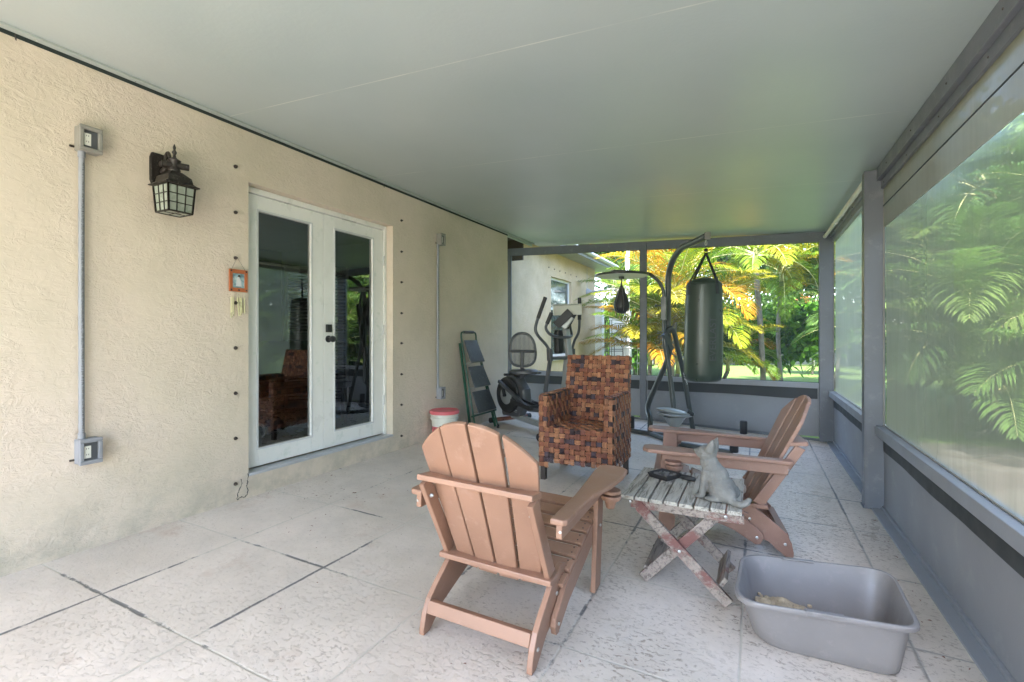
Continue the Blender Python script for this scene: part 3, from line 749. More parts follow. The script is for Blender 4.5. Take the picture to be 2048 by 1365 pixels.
# ---------------- conduits with outlet boxes
def outlet_conduit(ybox, zt, zb, pipe_y, label, wdt, printed):
    t = thing('electrical_conduit', label, 'conduit', (XW, ybox, zb), group='wall conduits with outlet boxes')
    for z, nm in ((zt, 1), (zb, 0)):
        b = MB(); b.box((XW, ybox - wdt / 2, z - .068), (XW + .055, ybox + wdt / 2, z + .068)); bx = b.build('outlet_box', M['box'] if nm else M['pipe'], t, bevel=.006)
        b = MB(); q = wdt / 2 + .002
        X1, X2 = XW + .056, XW + .074
        b.box((X1, ybox - q, z - .07), (X2, ybox + q, z - .048)); b.box((X1, ybox - q, z + .048), (X2, ybox + q, z + .07))
        b.box((X1, ybox - q, z - .048), (X2, ybox - q + .02, z + .048)); b.box((X1, ybox + q - .02, z - .048), (X2, ybox + q, z + .048))
        b.build('cover_frame', M['box'] if nm else M['pipe'], bx, bevel=.004)
        b = MB(); b.box((X1 - .001, ybox - q + .021, z - .047), (X1 + .004, ybox + q - .021, z + .047)); b.build('cover_window', M['char'], bx)
        b = MB(); b.box((X1 + .004, ybox - .030, z - .036), (X1 + .008, ybox + .002, z + .030)); rc = b.build('receptacle', M['offwhite'], bx, bevel=.003)
        b = MB()
        for dz in (-.02, .012):
            for dy in (-.019, -.010): b.box((X1 + .008, ybox + dy - .0012, z + dz), (X1 + .0086, ybox + dy + .0012, z + dz + .008))
        b.each('socket_slot', M['black'], rc)
        b = MB(); b.box((XW, ybox - wdt / 2 - .02, z - .05), (XW + .008, ybox - wdt / 2, z - .04)); b.build('mounting_ear', M['rust'], bx)
    b = MB(); b.tube([(XW + .028, pipe_y, zb + .06), (XW + .026, pipe_y, (zt + zb) / 2), (XW + .028, pipe_y, zt - .06)], .0135, 14)
    b.tube([(XW + .028, pipe_y, zb + .065), (XW + .028, pipe_y, zb + .1)], .017, 14); b.tube([(XW + .028, pipe_y, zt - .1), (XW + .028, pipe_y, zt - .065)], .017, 14)
    b.build('conduit_pipe', M['pipe'], t, smooth='auto')
    if printed:
        text(printed, .017, (XW + .0275 + .0138 * .87, pipe_y - .0045, zt - .13), (0, 0, -1), (.45, .9, 0), M['black'], t, 'printed_line', .0002)
    return t
outlet_conduit(1.333, 2.257, .554, 1.306, 'grey conduit with an outlet box at each end, left of the wall lantern', .10, 'METALLIC CONDUIT (INCEPTOR) & LISTED DIGITAL COATING TO UL 651 ABOVEGROUND AND UNDERGROUND 90C CMP BELOW GRADE AWB 3 3/4" R-3 IN WIRE PVC 1/2" SCH 40 PRS29HE120')
outlet_conduit(4.672, 2.303, .516, 4.625, 'thin grey conduit with two outlet boxes between the french door and the step ladder', .085, 'METALLIC CONDUIT & LISTED COATING TO UL 651 ABOVEGROUND AND UNDERGROUND 90C CMP BELOW GRADE PVC 1/2" SCH 40')

# ---------------- wall lantern
lc = Vector((XW, 1.712, 2.15))
ln = thing('wall_lantern', 'dark bronze coach lantern with frosted panes high on the stucco', 'wall lamp', lc)
b = MB(); b.prism([(-.055, -.10), (.055, -.10), (.065, -.07), (.065, .07), (.055, .10), (-.055, .10), (-.065, .07), (-.065, -.07)], lc + Vector((0, 0, .06)), (0, 1, 0), (0, 0, 1), (1, 0, 0), .022)
b.build('back_plate', M['lantern'], ln, bevel=.006)
cx = XW + .15
b = MB(); b.tube(smooth_path([(XW + .02, 1.712, 2.20), (XW + .06, 1.712, 2.215), (XW + .10, 1.712, 2.24), (cx, 1.712, 2.235)]), .017, 10)
b.tube(smooth_path([(XW + .05, 1.712, 2.22), (XW + .055, 1.712, 2.29), (XW + .085, 1.712, 2.31), (XW + .105, 1.712, 2.27), (XW + .09, 1.712, 2.245)]), .009, 8)
b.tube([(cx - .05, 1.66, 2.225), (cx - .05, 1.765, 2.225)], .017, 10); b.tube([(cx - .02, 1.65, 2.22), (cx + .03, 1.78, 2.222)], .02, 10)
b.build('bracket_arm', M['lantern'], ln, smooth='auto')
b = MB(); b.lathe([(.03, 2.175), (.034, 2.19), (.024, 2.21), (.028, 2.235), (.036, 2.25), (.018, 2.262), (.010, 2.27), (.007, 2.285), (.014, 2.30), (.006, 2.315), (.009, 2.33), (.001, 2.352)], (cx, 1.712, 0), 14)
b.build('finial', M['lantern'], ln, smooth='auto')
def sq(h, z, c=(cx, 1.712)): return [Vector((c[0] - h, c[1] - h, z)), Vector((c[0] + h, c[1] - h, z)), Vector((c[0] + h, c[1] + h, z)), Vector((c[0] - h, c[1] + h, z))]
b = MB(); b.loft([sq(.098, 2.088), sq(.098, 2.094), sq(.086, 2.10), sq(.072, 2.112), sq(.066, 2.145), sq(.045, 2.165), sq(.03, 2.18)]); b.build('lantern_roof', M['lantern'], ln, bevel=.003)
b = MB(); ht, hb_, zt_, zb_ = .077, .067, 2.088, 1.93
def wpt(face, s_, t_):
    h = hb_ + (ht - hb_) * t_; z = zb_ + (zt_ - zb_) * t_; a = (s_ * 2 - 1) * h
    return {0: Vector((cx + a, 1.712 - h, z)), 1: Vector((cx + h, 1.712 + a, z)), 2: Vector((cx - a, 1.712 + h, z)), 3: Vector((cx - h, 1.712 - a, z))}[face]
for f_ in range(4):
    for s_ in (0, 1 / 3, 2 / 3, 1): b.bar(wpt(f_, s_, 0), wpt(f_, s_, 1), .009 if s_ in (0, 1) else .0045, .009 if s_ in (0, 1) else .0045)
    for t_ in (0, 1 / 3, 2 / 3, 1): b.bar(wpt(f_, 0, t_), wpt(f_, 1, t_), .009 if t_ in (0, 1) else .0045, .009 if t_ in (0, 1) else .0045)
for a_ in (.5,): 
    b.bar(wpt(0, .5, 0), wpt(2, .5, 0), .006, .006); b.bar(wpt(1, .5, 0), wpt(3, .5, 0), .006, .006)
b.build('cage', M['lantern'], ln)
b = MB(); g_ = .004
b.loft([[wpt(k, 0, 0) * 1 + (Vector((cx, 1.712, 0)) - Vector((wpt(k, 0, 0).x, wpt(k, 0, 0).y, 0))).normalized() * g_ for k in range(4)], [wpt(k, 0, 1) + (Vector((cx, 1.712, 0)) - Vector((wpt(k, 0, 1).x, wpt(k, 0, 1).y, 0))).normalized() * g_ for k in range(4)]])
b.build('frosted_panes', M['frost'], ln)

# ---------------- wind chime with picture
wc = thing('wind_chime', 'small framed picture wind chime with brass tubes on a bolt', 'wind chime', (XW, 2.207, 1.4))
xf = XW + .022
b = MB(); yc, za, zb2 = 2.207, 1.497, 1.655; hw_ = .067
for lo, hi in (((yc - hw_, za), (yc - hw_ + .022, zb2)), ((yc + hw_ - .022, za), (yc + hw_, zb2)), ((yc - hw_ + .022, za), (yc + hw_ - .022, za + .028)), ((yc - hw_ + .022, zb2 - .028), (yc + hw_ - .022, zb2))):
    b.box((xf - .008, lo[0], lo[1]), (xf + .006, hi[0], hi[1]))
fr = b.build('picture_frame', M['oframe'], wc, bevel=.002)
b = MB()
for y, z in ((yc - .056, za + .012), (yc, za + .012), (yc + .056, za + .012), (yc - .056, zb2 - .012), (yc + .056, zb2 - .012)): b.box((xf + .006, y - .006, z - .006), (xf + .008, y + .006, z + .006))
b.each('inlay', M['rust'], fr)
b = MB(); b.box((xf - .006, yc - .046, za + .027), (xf + .0, yc + .046, zb2 - .027)); b.build('picture', M['picture'], wc)
b = MB(); b.prism([(-.02, -.04), (.025, -.04), (.02, 0), (.008, .022), (.003, .03), (-.008, .024), (-.014, .0)], (xf + .0005, yc, 1.575), (0, 1, 0), (0, 0, 1), (1, 0, 0), .0008); b.build('pale_shape', M['white'], wc)
b = MB(); b.prism([(-.008, 0), (.010, 0), (.012, .008), (.004, .016), (-.006, .012)], (xf + .0014, yc + .002, 1.603), (0, 1, 0), (0, 0, 1), (1, 0, 0), .0008); b.build('dark_shape', M['rust'], wc)
b = MB(); b.tube([(xf, yc - .05, zb2), (XW + .024, 2.196, 1.742), (xf, yc + .05, zb2)], .0012, 5); b.build('hanging_wire', M['rust'], wc)
for i, (dy, z0, z1, tl) in enumerate(((-.052, 1.31, 1.455, 0), (-.038, 1.325, 1.455, 0), (-.008, 1.325, 1.455, .014), (.010, 1.33, 1.455, .008), (.022, 1.345, 1.455, .004), (.044, 1.345, 1.455, 0.002))):
    b = MB(); b.tube([(xf, yc + dy, z1), (xf, yc + dy + tl, z0)], .0045, 8); b.tube([(xf, yc + dy, z1), (xf, yc + dy, za)], .0006, 4); b.build('chime_tube', M['brass'], wc, smooth='auto')

# ================================================================== FURNITURE
def adirondack(name, label, loc, rz, ry):
    t = thing(name, label, 'chair', loc, rz, 'brown adirondack chairs', ry)
    mp, mb = M['poly'], M['bolt']
    def P(bb, nm, par=t, bv=.004): return bb.build(nm, mp, par, world=False, bevel=bv)
    for s in (-1, 1):
        # seat rail
        b = MB(); poly = [(.37, .385), (.385, .36), (.385, .30), (.35, .275), (-.10, .125), (-.225, .055), (-.25, .06), (-.268, .10), (-.262, .13), (-.12, .235)]
        x = s * .278; b.prism(poly, (x - .0125, 0, 0), (0, 1, 0), (0, 0, 1), (1, 0, 0), .025); P(b, 'seat_rail')
        # foot
        b = MB(); poly = [(-.05, .16), (-.05, .27), (-.12, .30), (-.20, .29), (-.30, .215), (-.355, .175), (-.395, .14), (-.425, .085), (-.438, .03), (-.438, 0), (-.395, 0), (-.345, .035), (-.30, .075)]
        x = s * .251; b.prism(poly, (x - .0125, 0, 0), (0, 1, 0), (0, 0, 1), (1, 0, 0), .025); P(b, 'rear_leg')
        # front leg
        b = MB(); x = s * .302; b.box((x - .0125, .245, 0), (x + .0125, .345, .575)); P(b, 'front_leg')
        b = MB(); b.box((x - .0125 - .0 if s > 0 else x - .04 + .0125, .25, .50), (x + .04 - .0125 if s > 0 else x + .0125, .34, .574))
        # arm support rail
        b = MB(); x = s * .330; b.box((x - .0135, -.375, .515), (x + .0125, .34, .576)); P(b, 'arm_rail')
        # arm: contoured board
        b = MB(); inn = [(-.40, .300), (-.10, .298), (.10, .285), (.30, .268), (.42, .268)]; out = [(.455, .300), (.455, .385), (.42, .418), (.30, .425), (.12, .405), (-.05, .372), (-.25, .365), (-.385, .365), (-.40, .352)]
        poly = [(s * xx, yy) for yy, xx in inn] + [(s * xx, yy) for yy, xx in out]
        if s < 0: poly = poly[::-1]
        b.prism(poly, (0, 0, .577), (1, 0, 0), (0, 1, 0), (0, 0, 1), .024); P(b, 'armrest', bv=.006)
        # back upright
        b = MB(); x = s * .247; poly = [(-.205, .31), (-.265, .285), (-.478, .658), (-.425, .676)]
        b.prism(poly, (x - .0125, 0, 0), (0, 1, 0), (0, 0, 1), (1, 0, 0), .025); P(b, 'back_upright')
        # cup holder
        b = MB(); b.lathe([(.050, .515), (.050, .531)], (s * .368, .27, 0), 20); b.lathe([(.046, .484), (.052, .50), (.052, .508)], (s * .372, .262, 0), 20); b.lathe([(.02, .44), (.033, .484)], (s * .372, .262, 0), 16)
        P(b, 'cup_holder', bv=.002)
        b = MB(); mt = Matrix.Rotation(R(90) * s, 3, 'Y')
        for (x, y, z) in ((.2915, -.23, .10), (.3155, .295, .53), (.3155, .30, .33)): b.lathe([(.009, -.001), (.009, .003), (.004, .005)], (s * x, y, z), 8, mt)
        for (x, y, z) in ((.2645, -.39, .075), (.2645, -.19, .20)): b.lathe([(.009, -.001), (.009, .003), (.004, .005)], (s * x, y, z), 8, mt)
        mt2 = Matrix.Rotation(R(-90) * s, 3, 'Y')
        for (x, y, z) in ((.2345, -.42, .60), (.238, -.21, .245)): b.lathe([(.010, -.001), (.010, .004), (.004, .012)], (s * x, y, z), 8, mt2)
        mt3 = Matrix.Rotation(R(90), 3, 'X')
        b.lathe([(.006, -.001), (.006, .003)], (s * .335, -.375, .545), 8, mt3)
        b.each('bolt', mb, t, world=False)
    # crossbars
    b = MB(); b.box((-.222, -.415, .085), (.222, -.39, .145), Matrix.Rotation(R(-20), 3, 'X')); b.box((-.2, -.402, .09), (.2, -.38, .14)); 
    b = MB(); b.box((-.239, -.415, .082), (.239, -.375, .135), Matrix.Rotation(R(-15), 3, 'X')); P(b, 'lower_crossbar')
    b = MB(); n = 12; fr_ = [(.272 * (2 * i / n - 1), -.198 - .035 * math.sin(math.pi * i / n)) for i in range(n + 1)]; poly = fr_ + [(.272, -.29), (-.272, -.29)]
    b.prism(poly[::-1], (0, 0, .272), (1, 0, 0), (0, 1, .0), (0, 0, 1), .024); P(b, 'back_base')
    b = MB(); poly = [(.262 * (2 * i / n - 1), -.395 - .045 * math.sin(math.pi * i / n)) for i in range(n + 1)] + [(.262, -.49), (-.262, -.49)]
    b.prism(poly[::-1], (0, -.0, .622), (1, 0, 0), (0, 1, -.12), (0, 0, 1), .024); P(b, 'upper_crossbar')
    # back slats: fan of four
    B0 = Vector((0, -.175, .235)); up = Vector((0, -.325, .74)).normalized()
    def bp(x, h, bow): 
        return B0 + Vector((x, 0, 0)) + up * h + Vector((0, -bow, 0))
    Hh = .79
    for k in range(4):
        b = MB(); sl_, sr = -1 + k * .5, -1 + (k + 1) * .5
        wb, wt, gap = .205, .268, .0045
        def xw(s, h): return s * (wb + (wt - wb) * min(1, h / .62))
        def top(x): return Hh - .155 * (abs(x) / .268) ** 2.2
        n = 9; L1 = []; R1 = []
        lft = [(xw(sl_, h_) + gap) for h_ in (0, 1)]
        hs = [0, .2, .4, .6]
        tl = top(xw(sl_, .7) + gap); tr_ = top(xw(sr, .7) - gap)
        left = [(xw(sl_, h_) + gap, h_) for h_ in hs if h_ < tl - .02]; right = [(xw(sr, h_) - gap, h_) for h_ in hs if h_ < tr_ - .02]
        xs_ = [xw(sl_, .7) + gap + (xw(sr, .7) - xw(sl_, .7) - 2 * gap) * i / 8 for i in range(9)]
        tops = [(x_, top(x_)) for x_ in xs_]
        poly = right + tops[::-1] + left[::-1]
        # corner rounding on outer slats
        mid = (sl_ + sr) / 2; tilt = -mid * .16
        un = Vector((1, -tilt, 0)).normalized(); 
        ctr = Vector((0, 0, 0)); bow = .032 * (1 - (mid * .95) ** 2)
        nrm = un.cross(up).normalized()
        if nrm.y > 0: nrm = -nrm
        mx_ = xw(mid, .35)
        o = B0 + Vector((0, -bow, 0)) - un * 0
        # pivot at slat centre so neighbours follow a shallow curve
        o2 = o + Vector((mx_, 0, 0)) - un * mx_
        b.prism(poly, o2, un, up, nrm, .022); P(b, 'back_slat', bv=.005)
    # seat slats
    for i in range(7):
        f_ = i / 6; y = .355 - f_ * .50; z = .378 - f_ * .158 + .008
        b = MB(); b.box((-.288, y - .034, z), (.288, y + .034, z + .02), Matrix.Rotation(R(17), 3, 'X')); sl_ = P(b, 'seat_slat')
        b = MB()
        for x in (-.262, .262):
            for dy in (-.016, .016): b.lathe([(.004, -.002), (.004, .0015)], (x, y + dy, z + .0205 + dy * .305), 6)
        b.each('screw', M['rust'], sl_, world=False)
    b = MB(); b.box((-.25, .372, .30), (.25, .392, .385)); P(b, 'seat_apron')
    return t
TILT = math.atan(SF)
def tilt_rz(rz): return rz
A = adirondack('adirondack_chair', 'brown adirondack chair in the foreground, seen from behind', (-1.030, 2.115, fz(-1.03)), R(2.2), 0)
A.rotation_mode = 'ZYX'; A.rotation_euler = (0, TILT * .8, R(2.2))
def set_tilt(o, rz, k=.8):
    m = Matrix.Rotation(TILT * k, 3, 'Y') @ Matrix.Rotation(rz, 3, 'Z')
    o.rotation_mode = 'XYZ'; o.rotation_euler = m.to_euler('XYZ')
set_tilt(A, R(1.0))
Bc = copy_thing(A, 'brown adirondack chair facing left, behind the small slatted table', (-.262, 3.565, fz(-.262)))
set_tilt(Bc, R(98))
def remat(o, m):
    for ch in o.children:
        if ch.type == 'MESH' and ch.material_slots and ch.material_slots[0].material == M['poly']:
            ch.material_slots[0].link = 'OBJECT'; ch.material_slots[0].material = m
        remat(ch, m)
remat(Bc, M['poly2'])

# ---------------- wicker chair
def weave(b, o, u, v, n, W, Hh, nu, nv, top=None, bottom=None, seed=1, arch=0.0):
    o, u, v, n = Vector(o), Vector(u), Vector(v), Vector(n); rnd = random.Random(seed)
    cw, chh = W / nu, Hh / nv; K = 4
    for j in range(nv):
        for i in range(nu):
            if arch and (j + .5) * chh < arch * math.sin(math.pi * (i + .5) / nu): continue
            horiz = (i + j) % 2 == 0
            # darker figure pattern
            pat = (horiz and j % 4 == 1 and (i + j) % 7 < 4) or (not horiz and i % 4 == 2 and (j + i // 4) % 5 < 2)
            r_ = rnd.random()
            if (pat and r_ < .92) or r_ < .03: base = rnd.choice([(.08, .055, .065), (.10, .075, .09), (.06, .04, .045)])
            else: base = rnd.choice([(.36, .15, .08), (.28, .105, .06), (.44, .21, .11), (.24, .095, .065), (.38, .18, .10)])
            for k in range(K):
                f_ = rnd.uniform(.75, 1.2); c = tuple(q * f_ for q in base)
                e = .10
                if horiz:
                    a0 = i * cw - cw * e; a1 = (i + 1) * cw + cw * e; b0 = j * chh + chh * (.10 + .80 * (k + .04) / K); b1 = j * chh + chh * (.10 + .80 * (k + .96) / K)
                    pts = [(a0, 0), (a0 + (a1 - a0) * .25, .8), (a0 + (a1 - a0) * .75, .8), (a1, 0)]
                    vs = []
                    for a_, hgt in pts:
                        for bb in (b0, (b0 + b1) / 2, b1): vs.append(o + u * a_ + v * bb + n * (hgt * .011 + (.0026 if bb == (b0 + b1) / 2 else 0)))
                else:
                    a0 = j * chh - chh * e; a1 = (j + 1) * chh + chh * e; b0 = i * cw + cw * (.10 + .80 * (k + .04) / K); b1 = i * cw + cw * (.10 + .80 * (k + .96) / K)
                    pts = [(a0, 0), (a0 + (a1 - a0) * .25, .8), (a0 + (a1 - a0) * .75, .8), (a1, 0)]
                    vs = []
                    for a_, hgt in pts:
                        for bb in (b0, (b0 + b1) / 2, b1): vs.append(o + v * a_ + u * bb + n * (hgt * .011 + (.0026 if bb == (b0 + b1) / 2 else 0)))
                fs = []
                for q in range(3):
                    for s_ in range(2):
                        a = q * 3 + s_; fs.append((a, a + 1, a + 4, a + 3))
                b.add(vs, fs, c)
wk = thing('wicker_armchair', 'high backed armchair woven from brown and dark strips', 'armchair', (-1.35, 4.22, fz(-1.35)))
wz = fz(-1.36)
DKC = (.03, .018, .015)  # near-black core colour puts shade into the gaps between strands
WX0, WX1, WY0, WY1 = -1.69, -1.035, 3.90, 4.50
# seat box
b = MB(); b.cur = DKC; b.box((WX0 + .008, WY0 + .008, wz + .20), (WX1 - .008, WY1, wz + .465))
weave(b, (WX0, WY0, wz + .13), XV, ZV, -YV, WX1 - WX0, .35, 14, 8, seed=2, arch=.062)
weave(b, (WX0 + .06, WY0, wz + .468), XV, YV, ZV, WX1 - WX0 - .12, .52, 11, 10, seed=3)
b.build('woven_seat', M['wicker'], wk)
# arms
for s, x0_ in ((-1, WX0), (1, WX1 - .075)):
    b = MB(); b.cur = DKC; b.box((x0_ + .006, WY0 + .006, wz + .20), (x0_ + .069, WY1, wz + .742))
    weave(b, (x0_, WY0, wz + .48), XV, ZV, -YV, .075, .27, 2, 6, seed=5 + s)
    weave(b, (x0_, WY0, wz + .752), XV, YV, ZV, .075, .60, 2, 13, seed=7 + s)
    outw = s * XV
    xo = WX0 if s < 0 else WX1
    weave(b, (xo, WY0, wz + .15), YV, ZV, outw, .60, .60, 13, 13, seed=9 + s)
    xi = WX0 + .075 if s < 0 else WX1 - .075
    weave(b, (xi, WY0, wz + .475), YV, ZV, -outw, .55, .27, 12, 6, seed=19 + s)
    b.build('woven_arm', M['wicker'], wk)
# back, leaning and flaring slightly
vb = Vector((0, .14, .64)).normalized(); Lb = .635
b = MB(); b.cur = DKC
bo = Vector((WX0 + .02, WY1 - .06, wz + .46)); 
nb = XV.cross(vb).normalized()
if nb.y > 0: nb = -nb
b.hexa([bo + nb * -.002, bo + XV * .615 + nb * -.002, bo + XV * .615 - nb * .05, bo - nb * .05][::1], [bo + vb * Lb + nb * -.002, bo + XV * .615 + vb * Lb + nb * -.002, bo + XV * .615 + vb * Lb - nb * .05, bo + vb * Lb - nb * .05])
weave(b, bo, XV, vb, nb, .615, Lb, 14, 15, seed=31)
weave(b, bo - nb * .052, XV, vb, -nb, .615, Lb, 14, 15, seed=33)
weave(b, bo + XV * .617, -nb, vb, XV, .052, Lb, 1, 15, seed=35)
b.build('woven_back', M['wicker'], wk)
for x, y in ((WX0 + .03, WY0 + .03), (WX1 - .03, WY0 + .03), (WX0 + .04, WY1 - .04), (WX1 - .04, WY1 + .0)):
    b = MB(); b.bar((x, y, fz(x) - .0), (x, y, wz + .24), .045, .045); b.build('leg', M['furn'], wk, bevel=.003)

# ---------------- folding table
tb = thing('folding_table', 'weathered slatted folding table with peeling red crossed legs', 'table', (-.35, 2.9, fz(-.35)))
TZ = .33; tx0, tx1, ty0, ty1 = -.648, -.052, 2.590, 3.20
ns = 9; pw = (tx1 - tx0) / ns
random.seed(5)
for i in range(ns - 1):
    pw8 = (tx1 - tx0) / 8
    xa = tx0 + i * pw8; b = MB(); dzr = random.uniform(-.001, .001)
    b.box((xa + .003, ty0 + random.uniform(-.004, .004), TZ - .02 + dzr), (xa + pw8 - .006, ty1 + random.uniform(-.004, .004), TZ + dzr))
    b.build('slat', M['slat'], tb, bevel=.002)
for y in (ty0 + .03, ty1 - .05):
    b = MB(); b.box((tx0 + .05, y - .012, TZ - .065), (tx1 + .004, y + .012, TZ - .021)); b.build('apron', M['redwood'], tb, bevel=.003)
# crossed legs: two frames
def leg(p, q, m, w=.052, th=.022):
    b = MB(); b.bar(p, q, th, w, up=(q - p).cross(YV).normalized()); return b.build('leg', m, tb, bevel=.002)
yF, yB = 2.60, 2.98
for (ya, off) in ((yF, 0), (yB, 0)):
    leg(Vector((-.555, ya + .012, TZ - .05)), Vector((-.115, ya - .0, fz(-.12) + .012)), M['redwood'])
    leg(Vector((-.175, ya + .040, TZ - .05)), Vector((-.535, ya + .03, fz(-.53) + .02)), M['redwood'] if ya == yF else M['oldwood'])
b = MB(); b.bar((-.500, yF + .03, fz(-.5) + .065), (-.500, yB + .04, fz(-.5) + .065), .07, .02, up=(.5, 0, 1)); b.build('stretcher', M['oldwood'], tb, bevel=.002)
b = MB(); b.bar((-.150, yF + .02, fz(-.15) + .085), (-.150, yB + .0, fz(-.15) + .085), .02, .085, up=(.6, 0, 1)); b.build('stretcher', M['oldwood'], tb, bevel=.002)
b = MB(); mt = Matrix.Rotation(R(90), 3, 'X')
for x, z in ((-.345, .085), (-.60, TZ - .035), (-.13, TZ - .04)): b.lathe([(.008, -.001), (.008, .003), (.003, .005)], (x, yF - .012 if z < .2 else ty0 + .018, z), 8, mt)
b.each('bolt', M['bolt'], tb)

# ---------------- cat statue
cat = MB()
cc = Vector((-.185, 2.745, TZ))
def cb(x, y, z, r, sx=1, sy=1, sz=1, rot=None): cat.ball(cc + Vector((x, y, z)), r, sx, sy, sz, 14, rot)
# haunches/body (faces left: -x)
cb(.028, .0, .064, .066, 1.05, .95, 1.0); cb(.048, -.032, .045, .052, 1.1, .6, .9); cb(.048, .032, .045, .052, 1.1, .6, .9)
cb(.006, 0, .118, .060, .95, .92, 1.1); cb(-.016, 0, .152, .052, .95, .95, 1.05); cb(-.030, 0, .188, .044, 1, 1, 1.0)
for s in (-1, 1):
    cat.tube(smooth_path([cc + Vector((-.030, s * .028, .15)), cc + Vector((-.046, s * .030, .08)), cc + Vector((-.054, s * .030, .015))]), [.026, .025, .024, .022, .020, .019, .018, .018, .017, .017, .018], 12)
    cb(-.066, s * .030, .011, .018, 1.5, .95, .7); cb(.0, s * .052, .014, .020, 2.0, .9, .7)
cb(-.040, 0, .236, .047, 1.0, 1.04, .90); cb(-.076, 0, .238, .025, 1.0, 1.1, .75); cb(-.066, -.018, .228, .019); cb(-.066, .018, .228, .019); cb(-.062, -.022, .252, .011); cb(-.062, .022, .252, .011); cb(-.101, 0, .243, .007)
for s in (-1, 1):
    base = cc + Vector((-.020, s * .028, .262)); tip = cc + Vector((-.002, s * .040, .316))
    cat.tube([base + Vector((0, 0, -.014)), base * .5 + tip * .5, tip], [.026, .017, .003], 10)
# tail curling to the right
tl = smooth_path([cc + Vector((.06, -.02, .02)), cc + Vector((.095, -.045, .016)), cc + Vector((.13, -.06, .018)), cc + Vector((.155, -.055, .035)), cc + Vector((.165, -.045, .055))])
cat.tube(tl, [.020] * 6 + [.018] * 5 + [.016] * 5 + [.012] * 3 + [.008] * (len(tl) - 19), 12)
co = cat.build('cat_statue', M['stone'], loc=cc, smooth=True)
md = co.modifiers.new('remesh', 'REMESH'); md.mode = 'VOXEL'; md.voxel_size = .0042; md.use_smooth_shade = True
ms = co.modifiers.new('smooth', 'SMOOTH'); ms.iterations = 3; ms.factor = .5
tag(co, 'grey stone sitting cat figurine looking up on the slatted table', 'cat statue')
co.rotation_euler = (0, 0, R(-12)); co.scale = (1.08, 1.12, 1.0)

# ---------------- ashtray & gadget
at_ = thing('ashtray', 'square black ashtray full of ash on the slatted table', 'ashtray', (-.49, 3.02, TZ))
b = MB(); rot = Matrix.Rotation(R(-28), 3, 'Z'); c0 = Vector((-.488, 3.02, TZ + .002))
def rsq(h, z): return [c0 + rot @ Vector((x * h, y * h, z)) for x, y in ((-1, -1), (1, -1), (1, 1), (-1, 1))]
b.loft([rsq(.062, 0), rsq(.072, .028), rsq(.066, .028), rsq(.058, .012), rsq(.001, .011)], True, True); b.build('tray', M['black_pl'], at_, bevel=.002)
b = MB(); random.seed(4)
for i in range(60):
    b.ball(c0 + rot @ Vector((random.uniform(-.05, .05), random.uniform(-.05, .05), .016 + random.uniform(0, .006))), random.uniform(.004, .010), 1.4, 1, .5, 6)
b.build('ash', M['ash'], at_)
g = thing('handheld_lighter', 'slim black lighter gadget lying between the ashtray and the cat', 'lighter', (-.37, 3.03, TZ))
b = MB(); p0, p1 = Vector((-.425, 3.06, TZ + .014)), Vector((-.315, 3.0, TZ + .016)); b.tube([p0, p0.lerp(p1, .3), p0.lerp(p1, .7), p1], [.008, .013, .016, .012], 10); b.build('grip', M['black_pl'], g, smooth=True)
b = MB(); b.tube([p0.lerp(p1, -.25), p0], .005, 8); b.build('nozzle', M['bolt'], g)

# ---------------- litter tub
tubt = thing('plastic_tub', 'large open grey plastic litter tub at the lower right', 'tub', (.25, 2.55, fz(.25)))
def rquad(c, r, z, n=6):
    out = []
    for i in range(4):
        p = Vector((*c[i], 0)); a = (Vector((*c[i - 1], 0)) - p).normalized(); d = (Vector((*c[(i + 1) % 4], 0)) - p).normalized()
        rr = r[i] if isinstance(r, (list, tuple)) else r
        for k in range(n + 1):
            t = k / n; q = p + a * rr * (1 - t) ** 2 + d * rr * t ** 2
            out.append(Vector((q.x, q.y, z(q) if callable(z) else z)))
    return out
rimc = [(-.078, 2.265), (.565, 2.355), (.578, 2.88), (-.055, 2.76)]
basec = [(-.012, 2.335), (.52, 2.385), (.545, 2.80), (-.02, 2.70)]
def sh_(c, d):
    m = Vector((sum(p[0] for p in c) / 4, sum(p[1] for p in c) / 4)); out = []
    for p in c:
        v = Vector(p) - m; out.append(tuple(m + v * (1 + d / v.length)))
    return out
rad = [.13, .07, .12, .10]
zr = .062
def zrim(q):
    return zr
zb_ = lambda q: fz(q.x) + .002
rg = [rquad(sh_(basec, -.02), rad, zb_), rquad(basec, rad, lambda q: fz(q.x) + .018)]
for k in (.25, .5, .75, .92):
    cc_ = [(basec[i][0] * (1 - k) + rimc[i][0] * k, basec[i][1] * (1 - k) + rimc[i][1] * k) for i in range(4)]
    cc_ = sh_(cc_, -.012 * k); rg.append(rquad(cc_, rad, lambda q, k=k: (fz(q.x) + .018) * (1 - k) + zr * k))
rg += [rquad(sh_(rimc, .006), rad, zr - .022), rquad(sh_(rimc, .012), rad, zr - .016), rquad(sh_(rimc, .012), rad, zr - .002), rquad(sh_(rimc, .006), rad, zr + .003), rquad(sh_(rimc, -.008), rad, zr + .002), rquad(sh_(rimc, -.014), rad, zr - .008)]
for k in (.8, .5, .2):
    cc_ = [(basec[i][0] * (1 - k) + rimc[i][0] * k, basec[i][1] * (1 - k) + rimc[i][1] * k) for i in range(4)]
    cc_ = sh_(cc_, -.018); rg.append(rquad(cc_, rad, lambda q, k=k: (fz(q.x) + .018) * (1 - k) + zr * k))
rg += [rquad(sh_(basec, -.014), rad, lambda q: fz(q.x) + .022), rquad(sh_(basec, -.05), rad, lambda q: fz(q.x) + .010)]
b = MB(); b.loft(rg, True, True); b.build('tub_body', M['tub'], tubt, smooth='auto')
b = MB()
